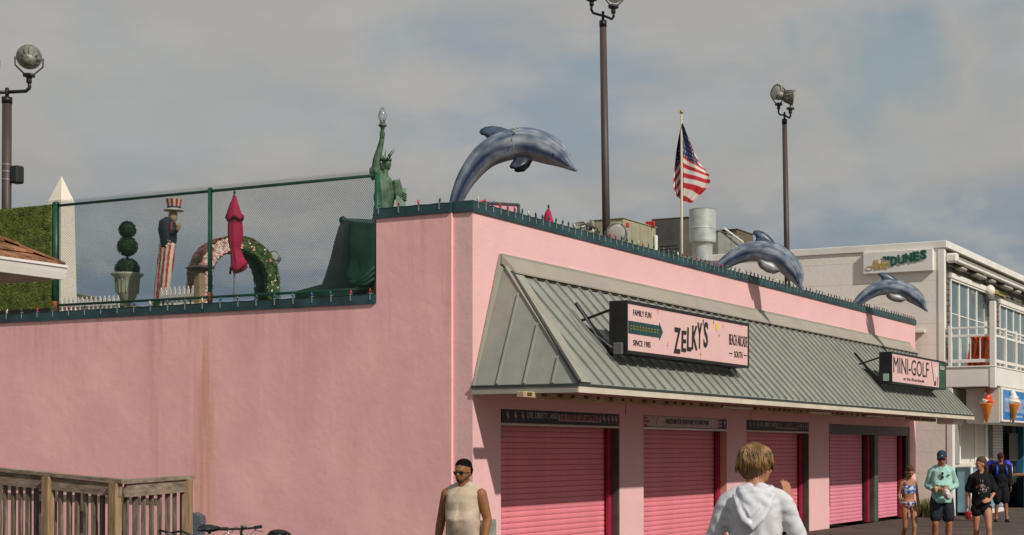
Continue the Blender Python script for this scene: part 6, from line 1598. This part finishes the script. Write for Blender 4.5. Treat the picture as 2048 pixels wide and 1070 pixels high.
# --- girl in two-piece swimsuit -------------------------------------------
P = Person('girl in blue and white swimsuit looking down at her cup by the last shutter', 1817, 28.9, 8, 1.575)
sk3 = skinm('tanned_skin', (.38, .165, .080))
h = Head(V(.0, .015, 1.50), yaw=6, pitch=-26, sc_=1.02)
b = MB(); torso(b, sh=.150, waist=.112, belly=.088, chest=.105, hip=.150); build_head(b, h, .92, .045); legs(b, V(-.08, .12, .49), V(.075, -.02, .48), V(-.07, .10, .09), V(.07, -.24, .15), .86, True)
eR, wR = V(.195, -.04, 1.13), V(.235, .16, 1.045); arm(b, V(.145, -.01, 1.375), eR, wR, .76); hand(b, wR, V(.1, .9, .1), V(-1, 0, 0), V(0, 0, 1), curl=.6)
eL, wL = V(-.195, -.04, 1.12), V(-.205, .02, .88); arm(b, V(-.145, -.01, 1.375), eL, wL, .76); hand(b, wL, V(0, .15, -1), V(1, 0, 0), V(0, 1, 0))
P.part(b, 'body', sk3, .010, 4)
swim = bpy.data.materials.new('blue_white_print_cloth'); swim.use_nodes = True; n_ = swim.node_tree.nodes; l_ = swim.node_tree.links.new
tx = n_.new('ShaderNodeTexCoord'); vo = n_.new('ShaderNodeTexNoise'); vo.inputs['Scale'].default_value = 19; vo.inputs['Detail'].default_value = 2; l_(tx.outputs['Object'], vo.inputs['Vector'])
rp = n_.new('ShaderNodeValToRGB'); rp.color_ramp.interpolation = 'CONSTANT'; l_(vo.outputs['Fac'], rp.inputs['Fac'])
rp.color_ramp.elements[0].color = (.03, .06, .26, 1); e_ = rp.color_ramp.elements; e_[1].position = .46; e_[1].color = (.12, .25, .50, 1); q_ = e_.new(.53); q_.color = (.58, .60, .66, 1); l_(rp.outputs['Color'], n_['Principled BSDF'].inputs['Base Color']); n_['Principled BSDF'].inputs['Roughness'].default_value = .7
m = MB()
n = 28; vs = []; rows = [(1.155, .118, .094), (1.20, .124, .106), (1.27, .139, .112), (1.315, .135, .106), (1.34, .11, .090)]
for z, rx, ry in rows:
    for j in range(n): a = 2*PI*j/n; vs.append(V((rx+.008)*math.cos(a), (ry+.008)*math.sin(a), z))
fs = [(i*n+j, i*n+(j+1) % n, (i+1)*n+(j+1) % n, (i+1)*n+j) for i in range(len(rows)-1) for j in range(n)]+[tuple(range(n-1, -1, -1)), tuple((len(rows)-1)*n+j for j in range(n))]
m.add(vs, fs)
P.part(m, 'swim_top', swim, .010, 3)
for s_ in (-1, 1): m = MB(); m.tube([V(s_*.085, .095, 1.33), V(s_*.095, .045, 1.42), V(s_*.09, -.03, 1.435), V(s_*.08, -.09, 1.35)], .0085, 6); P.part(m, 'shoulder_strap', swim, remesh_=False)
m = MB(); m.lathe([(.150, .995), (.155, .97), (.150, .93), (.115, .875), (.05, .84)], (0, 0, 0), 24, 1.0, .80); P.part(m, 'swim_bottom', swim, .010, 3)
m = MB(); hair_cap(h, m, .020, .010, (.084, .098, .094)); h.ell(m, (0, -.045, .11), (.078, .06, .085)); h.ell(m, (0, -.105, .115), (.03, .035, .035)); m.tube([h.p(0, -.12, .11), h.p(.03, -.13, .02), h.p(.05, -.09, -.07)], [.025, .028, .012], 10)
brn = mat('brown_hair', (.075, .035, .016), rough=.55, var=.4, vscale=20, bump=.4, bscale=60, stretch=(5, 5, 1), spec=.4)
P.part(m, 'tied_hair', brn, .010, 3, lambda co, nr: co+nr*noise.noise(co*40)*.005)
eyes(P, h); lips(P, h, (.30, .10, .08))
g = P.base+(P.M.to_3x3()@V(.235, .235, 0)); gz_ = P.k*1.03
cu = thing('drink_cup', 'small clear cup held by the girl in the swimsuit', 'cup', (g.x, g.y, gz_))
MB().lathe([(.028, -.06), (.036, .03), (.038, .05), (.034, .05)], (g.x, g.y, gz_), 14).build('cup_body', mat('clear_plastic', (.6, .55, .52), rough=.2, trans=.4, var=.05), cu, True); MB().tube([(g.x, g.y, gz_+.03), (g.x+.02, g.y, gz_+.12)], .004, 6).build('straw', white, cu)

# --- man in mint shirt ------------------------------------------------------
P = Person('man in navy cap, mint green long sleeved shirt and black shorts holding a bag', 1883, 28.7, -5, 1.865)
sk4 = skinm('ruddy_skin', (.36, .145, .085))
h = Head(V(0, .02, 1.485), yaw=-4, pitch=-13)
b = MB(); torso(b, sh=.16, waist=.142, belly=.15, bellyf=.04, hip=.15); build_head(b, h, 1.1, .066); legs(b, V(-.115, .04, .47), V(.12, .09, .48), V(-.11, -.03, .085), V(.12, -.02, .085), 1.05)
eR, wR = V(.245, -.05, 1.12), V(.165, .17, 1.06); eL, wL = V(-.26, -.05, 1.13), V(-.09, .22, 1.07)
arm(b, V(.17, -.01, 1.37), eR, wR, .95); arm(b, V(-.17, -.01, 1.37), eL, wL, .95); hand(b, wR, V(-.5, .6, .2), V(-.5, -.5, 0), V(0, 0, 1), curl=.7); hand(b, wL, V(.8, .3, -.1), V(0, -1, 0), V(0, 0, 1), curl=.7)
P.part(b, 'body', sk4, .0115, 4)
m = MB(); torso(m, sh=.172, waist=.162, belly=.168, bellyf=.045, chest=.142, hip=.166, z0=.86, infl=.006); m.lathe([(.186, .83), (.184, .94)], (0, .005, 0), 28, 1, .84)
for s_, el, wr_ in ((1, eR, wR), (-1, eL, wL)): limb(m, [V(s_*.10, -.012, 1.425), V(s_*.172, -.01, 1.37), V(s_*.172, -.01, 1.37).lerp(el, .5), el, el.lerp(wr_, .9)], [.054, .060, .055, .049, .038], 14)
mint = mat('mint_cloth', (.32, .54, .47), rough=.8, var=.07, vscale=12, bump=.15, bscale=50, spec=.2)
P.part(m, 'long_sleeved_shirt', mint, .0115, 4, fold_fn(.008, 8))
m = MB(); m.tube([(math.sin(a)*.075, .0+math.cos(a)*.07, 1.445-.015*math.cos(a)) for a in [2*PI*i/14 for i in range(15)]], .018, 8); P.part(m, 'collar', mint, remesh_=False)
m = MB(); m.ell((-.10, .152, 1.305), (.028, .012, .014), 12, 6); P.part(m, 'chest_emblem', mat('emblem_dark', (.05, .09, .12), rough=.6), remesh_=False)
m = MB(); shorts(m, V(-.115, .04, .47), V(.12, .09, .48), .72, .112, .108)
P.part(m, 'shorts', mat('black_navy_shorts', (.010, .013, .022), rough=.8, var=.2), .013, 4, fold_fn(.008, 10))
m = MB(); h.ell(m, (0, -.010, .165), (.085, .103, .090), 18, 10); m.poly([h.p(-.07, .055, .165), h.p(-.06, .13, .150), h.p(0, .165, .148), h.p(.06, .13, .150), h.p(.07, .055, .165)], h.R@V(0, 0, .012))
P.part(m, 'cap', mat('navy_cap', (.012, .030, .055), rough=.8, var=.2), .008, 2)
m = MB(); h.ell(m, (0, .094, .180), (.012, .006, .010)); P.part(m, 'cap_badge', white, remesh_=False)
m = MB(); h.ell(m, (0, -.05, .09), (.074, .055, .05)); P.part(m, 'grey_hair', mat('grey_hair', (.22, .2, .18), rough=.7), .010, 2)
lips(P, h, (.30, .09, .07)); sunglasses(P, h)
m = MB(); m.ell((.005, .178, 1.335), (.022, .012, .030), 10, 6); m.ell((.005, .185, 1.270), (.022, .012, .032), 10, 6); m.tube([(.005, .16, 1.42), (.005, .180, 1.30)], .003, 5); P.part(m, 'hanging_sunglasses', mat('sunglasses_black', (0,0,0)), remesh_=False)
for s_ in (-1, 1):
    m = MB(); limb(m, [V(s_*.115, -.06, .03), V(s_*.125, .06, .03), V(s_*.13, .14, .025)], [.042, .046, .036]); P.part(m, 'shoe', mat('dark_shoe', (0,0,0)), .012, 2)
g = P.base+P.M.to_3x3()@V(-.06, .30, 0); gz_ = P.k*1.0
bg_ = MB(); bg_.ell((g.x, g.y, gz_-.03), (.12, .07, .075), 16, 10, Matrix.Rotation(.6, 3, 'Y')); bg_.ell((g.x-.06, g.y, gz_+.035), (.05, .045, .05), 12, 8)
me = remesh(bg_, .010, 3, lambda co, nr: co+nr*(noise.noise(co*22)*.016), 'food_bag'); 
o = put(me, 'food_bag', mat('white_pink_bag', (.68, .55, .56), rough=.45, var=.12, vscale=14, spec=.5), None, label='crumpled white plastic bag held by the man in the mint shirt', category='bag')
g = P.base+P.M.to_3x3()@V(.13, .29, 0); gz_ = P.k*1.06
o = one(MB().lathe([(.012, -.07), (.034, .0), (.04, .03), (.03, .055), (.005, .06)], (g.x, g.y, gz_), 14), 'snack_cup', mat('beige_snack', (.55, .42, .26), rough=.7, var=.2, vscale=30), 'small beige snack held in the right hand of the man in mint', 'snack', smooth=True)

# --- woman in black tee -----------------------------------------------------
P = Person('woman in oversized black printed tee shirt with bare legs looking left', 1962, 27.2, -3, 1.745)
sk5 = skinm('light_tan_skin', (.44, .205, .115))
h = Head(V(0, .0, 1.49), yaw=-62, pitch=-4)
b = MB(); torso(b, sh=.145, waist=.115, hip=.15); build_head(b, h, .92, .048); legs(b, V(-.105, .15, .50), V(.085, .0, .48), V(-.11, .12, .085), V(.08, -.20, .12), .95)
eR, wR = V(.215, -.06, 1.14), V(.235, .05, .90); eL, wL = V(-.235, -.05, 1.12), V(-.12, .17, .99)
arm(b, V(.15, -.01, 1.37), eR, wR, .78); arm(b, V(-.15, -.01, 1.37), eL, wL, .78); hand(b, wR, V(.05, .15, -1), V(-1, 0, 0), V(0, 1, 0), curl=.5); hand(b, wL, V(.75, .35, -.15), V(0, -1, -.3), V(0, 0, 1), curl=.5)
P.part(b, 'body', sk5, .0105, 4)
blk = mat('black_tee', (.012, .012, .015), rough=.85, var=.3, vscale=8, bump=.2, bscale=40, spec=.15)
m = MB(); torso(m, sh=.158, waist=.145, belly=.135, chest=.135, hip=.160, z0=.90, infl=.008); m.lathe([(.166, .82), (.168, .92)], (0, .005, 0), 24, 1, .72)
for s_, el in ((1, eR), (-1, eL)): limb(m, [V(s_*.09, -.012, 1.425), V(s_*.160, -.01, 1.372), V(s_*.165, -.015, 1.37).lerp(el, .85)], [.052, .060, .074], 14)
P.part(m, 'oversized_tee', blk, .012, 4, fold_fn(.009, 7))
rn = random.Random(9); m1, m2 = MB(), MB()
for i in range(46):
    x, z = rn.gauss(.0, .042), 1.20+rn.gauss(0, .07); m_ = m1 if rn.random() < .5 else m2
    m_.ell((x, .150-abs(x)*.15, z), (rn.uniform(.006, .018), .010, rn.uniform(.008, .028)), 7, 5)
P.part(m1, 'shirt_print', mat('print_grey', (.30, .28, .28), rough=.8, var=.3, vscale=20), remesh_=False)['kind'] = 'stuff'; P.part(m2, 'shirt_print', mat('print_red', (.13, .02, .03), rough=.8, var=.3, vscale=20), remesh_=False)['kind'] = 'stuff'
m = MB(); m.lathe([(.145, .93), (.152, .86), (.145, .80)], (0, 0, 0), 20, 1, .8)
for s_ in (-1, 1): limb(m, [V(s_*.085, .01, .85), V(s_*.09, .02, .78)], [.100, .10])
P.part(m, 'short_shorts', blk, .013, 3)
m = MB(); hair_cap(h, m, .018, .010, (.083, .098, .094)); h.ell(m, (0, -.05, .10), (.074, .055, .075)); h.ell(m, (0, -.10, .09), (.045, .045, .05)); m.tube([h.p(0, -.11, .08), h.p(0, -.115, -.02), h.p(0, -.09, -.08)], [.04, .035, .015], 10)
P.part(m, 'pulled_back_hair', brn, .010, 3, lambda co, nr: co+nr*noise.noise(co*40)*.005); eyes(P, h); lips(P, h, (.32, .11, .09))
for s_ in (-1, 1): m = MB(); limb(m, [V(-.11 if s_ < 0 else .08, -.02, .03), V(s_*.11, .15, .025)], [.04, .035]); P.part(m, 'sandal', mat('dark_shoe', (0,0,0)), .012, 2)
g = P.base+P.M.to_3x3()@V(.245, .11, 0); gz_ = P.k*.80
bk_ = thing('red_bucket', 'translucent red pail hanging from the hand of the woman in black', 'pail', (g.x, g.y, gz_-.08))
MB().lathe([(.045, -.15), (.065, -.02), (.068, -.015), (.060, -.02)], (g.x, g.y, gz_), 16).build('pail_body', mat('red_plastic', (.60, .03, .06), rough=.3, var=.1, spec=.6), bk_, True)
MB().tube([(g.x+.065*math.cos(a), g.y, gz_-.02+.06*math.sin(a)) for a in [PI*i/8 for i in range(9)]], .004, 5).build('handle', white, bk_, True)

# --- person with blue chair bag ---------------------------------------------
P = Person('person in black with cap and sunglasses carrying a blue chair pack, farthest walker', 2001, 40.3, 0, 1.80)
h = Head(V(0, .01, 1.485), yaw=0, pitch=-3)
b = MB(); torso(b, sh=.18, waist=.15, hip=.165); build_head(b, h, 1.0, .06); legs(b, V(-.10, .10, .48), V(.10, .02, .48), V(-.13, .08, .085), V(.11, -.06, .085), .95)
eR, wR = V(.235, -.03, 1.12), V(.22, .05, .88); eL, wL = V(-.235, -.03, 1.12), V(-.24, .05, .88)
arm(b, V(.18, -.01, 1.37), eR, wR, .9); arm(b, V(-.18, -.01, 1.37), eL, wL, .9); hand(b, wR, V(0, .1, -1), V(-1, 0, 0), V(0, 1, 0)); hand(b, wL, V(0, .1, -1), V(1, 0, 0), V(0, 1, 0))
P.part(b, 'body', skinm('ruddy_skin', (0,0,0)), .012, 4)
m = MB(); torso(m, sh=.178, waist=.16, belly=.14, hip=.165, z0=.86, infl=.008)
for s_, el, w__ in ((1, eR, wR), (-1, eL, wL)): limb(m, [V(s_*.09, -.012, 1.42), V(s_*.185, -.01, 1.375), el], [.06, .07, .062], 12)
limb(m, [eL, eL.lerp(wL, .9)], [.058, .042])
P.part(m, 'black_shirt', blk, .013, 3, fold_fn(.008))
m = MB(); shorts(m, V(-.10, .08, .48), V(.10, .04, .48), .85, .112, .108)
P.part(m, 'black_shorts', blk, .014, 3, fold_fn(.006))
m = MB(); h.ell(m, (0, -.010, .165), (.085, .103, .085), 18, 10); m.poly([h.p(-.07, .055, .160), h.p(-.05, .14, .150), h.p(.05, .14, .150), h.p(.07, .055, .160)], h.R@V(0, 0, .012)); P.part(m, 'cap', mat('black_cap', (.03, .01, .012), rough=.8), .010, 2)
m = MB(); h.ell(m, (-.02, .092, .185), (.010, .006, .010)); P.part(m, 'cap_badge', crimson, remesh_=False)
sunglasses(P, h); lips(P, h, (.28, .09, .07))
for s_, x in ((-1, -.13), (1, .11)): m = MB(); limb(m, [V(x, .03 if s_ < 0 else -.10, .035), V(x+.01*s_, .14 if s_ < 0 else .0, .035), V(x+.015*s_, .24 if s_ < 0 else .10, .028)], [.045, .048, .036]); P.part(m, 'trainer', mat('dark_shoe', (0,0,0)), .012, 2); m = MB(); m.tube([V(x, (.03 if s_ < 0 else -.10)+.03, .09), V(x, (.03 if s_ < 0 else -.10)+.03, .13)], .043, 10); P.part(m, 'white_sock', white, remesh_=False)
bpk = thing('chair_pack', 'royal blue rolled beach chair pack on the back of the farthest walker', 'chair pack', tuple(P.base+V(0, 0, 1.4)))
def bp_(mb, nm, m_): mb.xform(P.M); return mb.build(nm, m_, bpk, True)
roy = mat('royal_blue_nylon', (.015, .03, .35), rough=.55, var=.3, vscale=7, bump=.3, bscale=20)
for s_ in (-1, 1):
    m = MB(); m.ell((s_*.20, -.18, 1.40), (.135, .10, .15), 16, 10); m.ell((s_*.25, -.18, 1.30), (.09, .09, .13), 12, 8); bp_(m, 'rolled_panel', roy)
    m = MB(); m.tube([V(s_*.10, -.12, 1.46), V(s_*.115, .10, 1.40), V(s_*.12, .155, 1.28), V(s_*.14, .11, 1.12)], .018, 8, ell=(1.6, .6)); bp_(m, 'shoulder_strap', roy)
m = MB(); m.ell((0, -.22, 1.25), (.25, .10, .28), 18, 12); bp_(m, 'pack_body', roy)
m = MB(); m.tube([V(-.33, -.2, 1.45), V(-.36, -.2, .95)], .014, 8); m.tube([V(.33, -.2, 1.45), V(.33, -.2, 1.0)], .014, 8); bp_(m, 'chair_tube', mat('silver_pole', (0,0,0)))
for o in ALL:
    if '_o' in o: del o['_o']
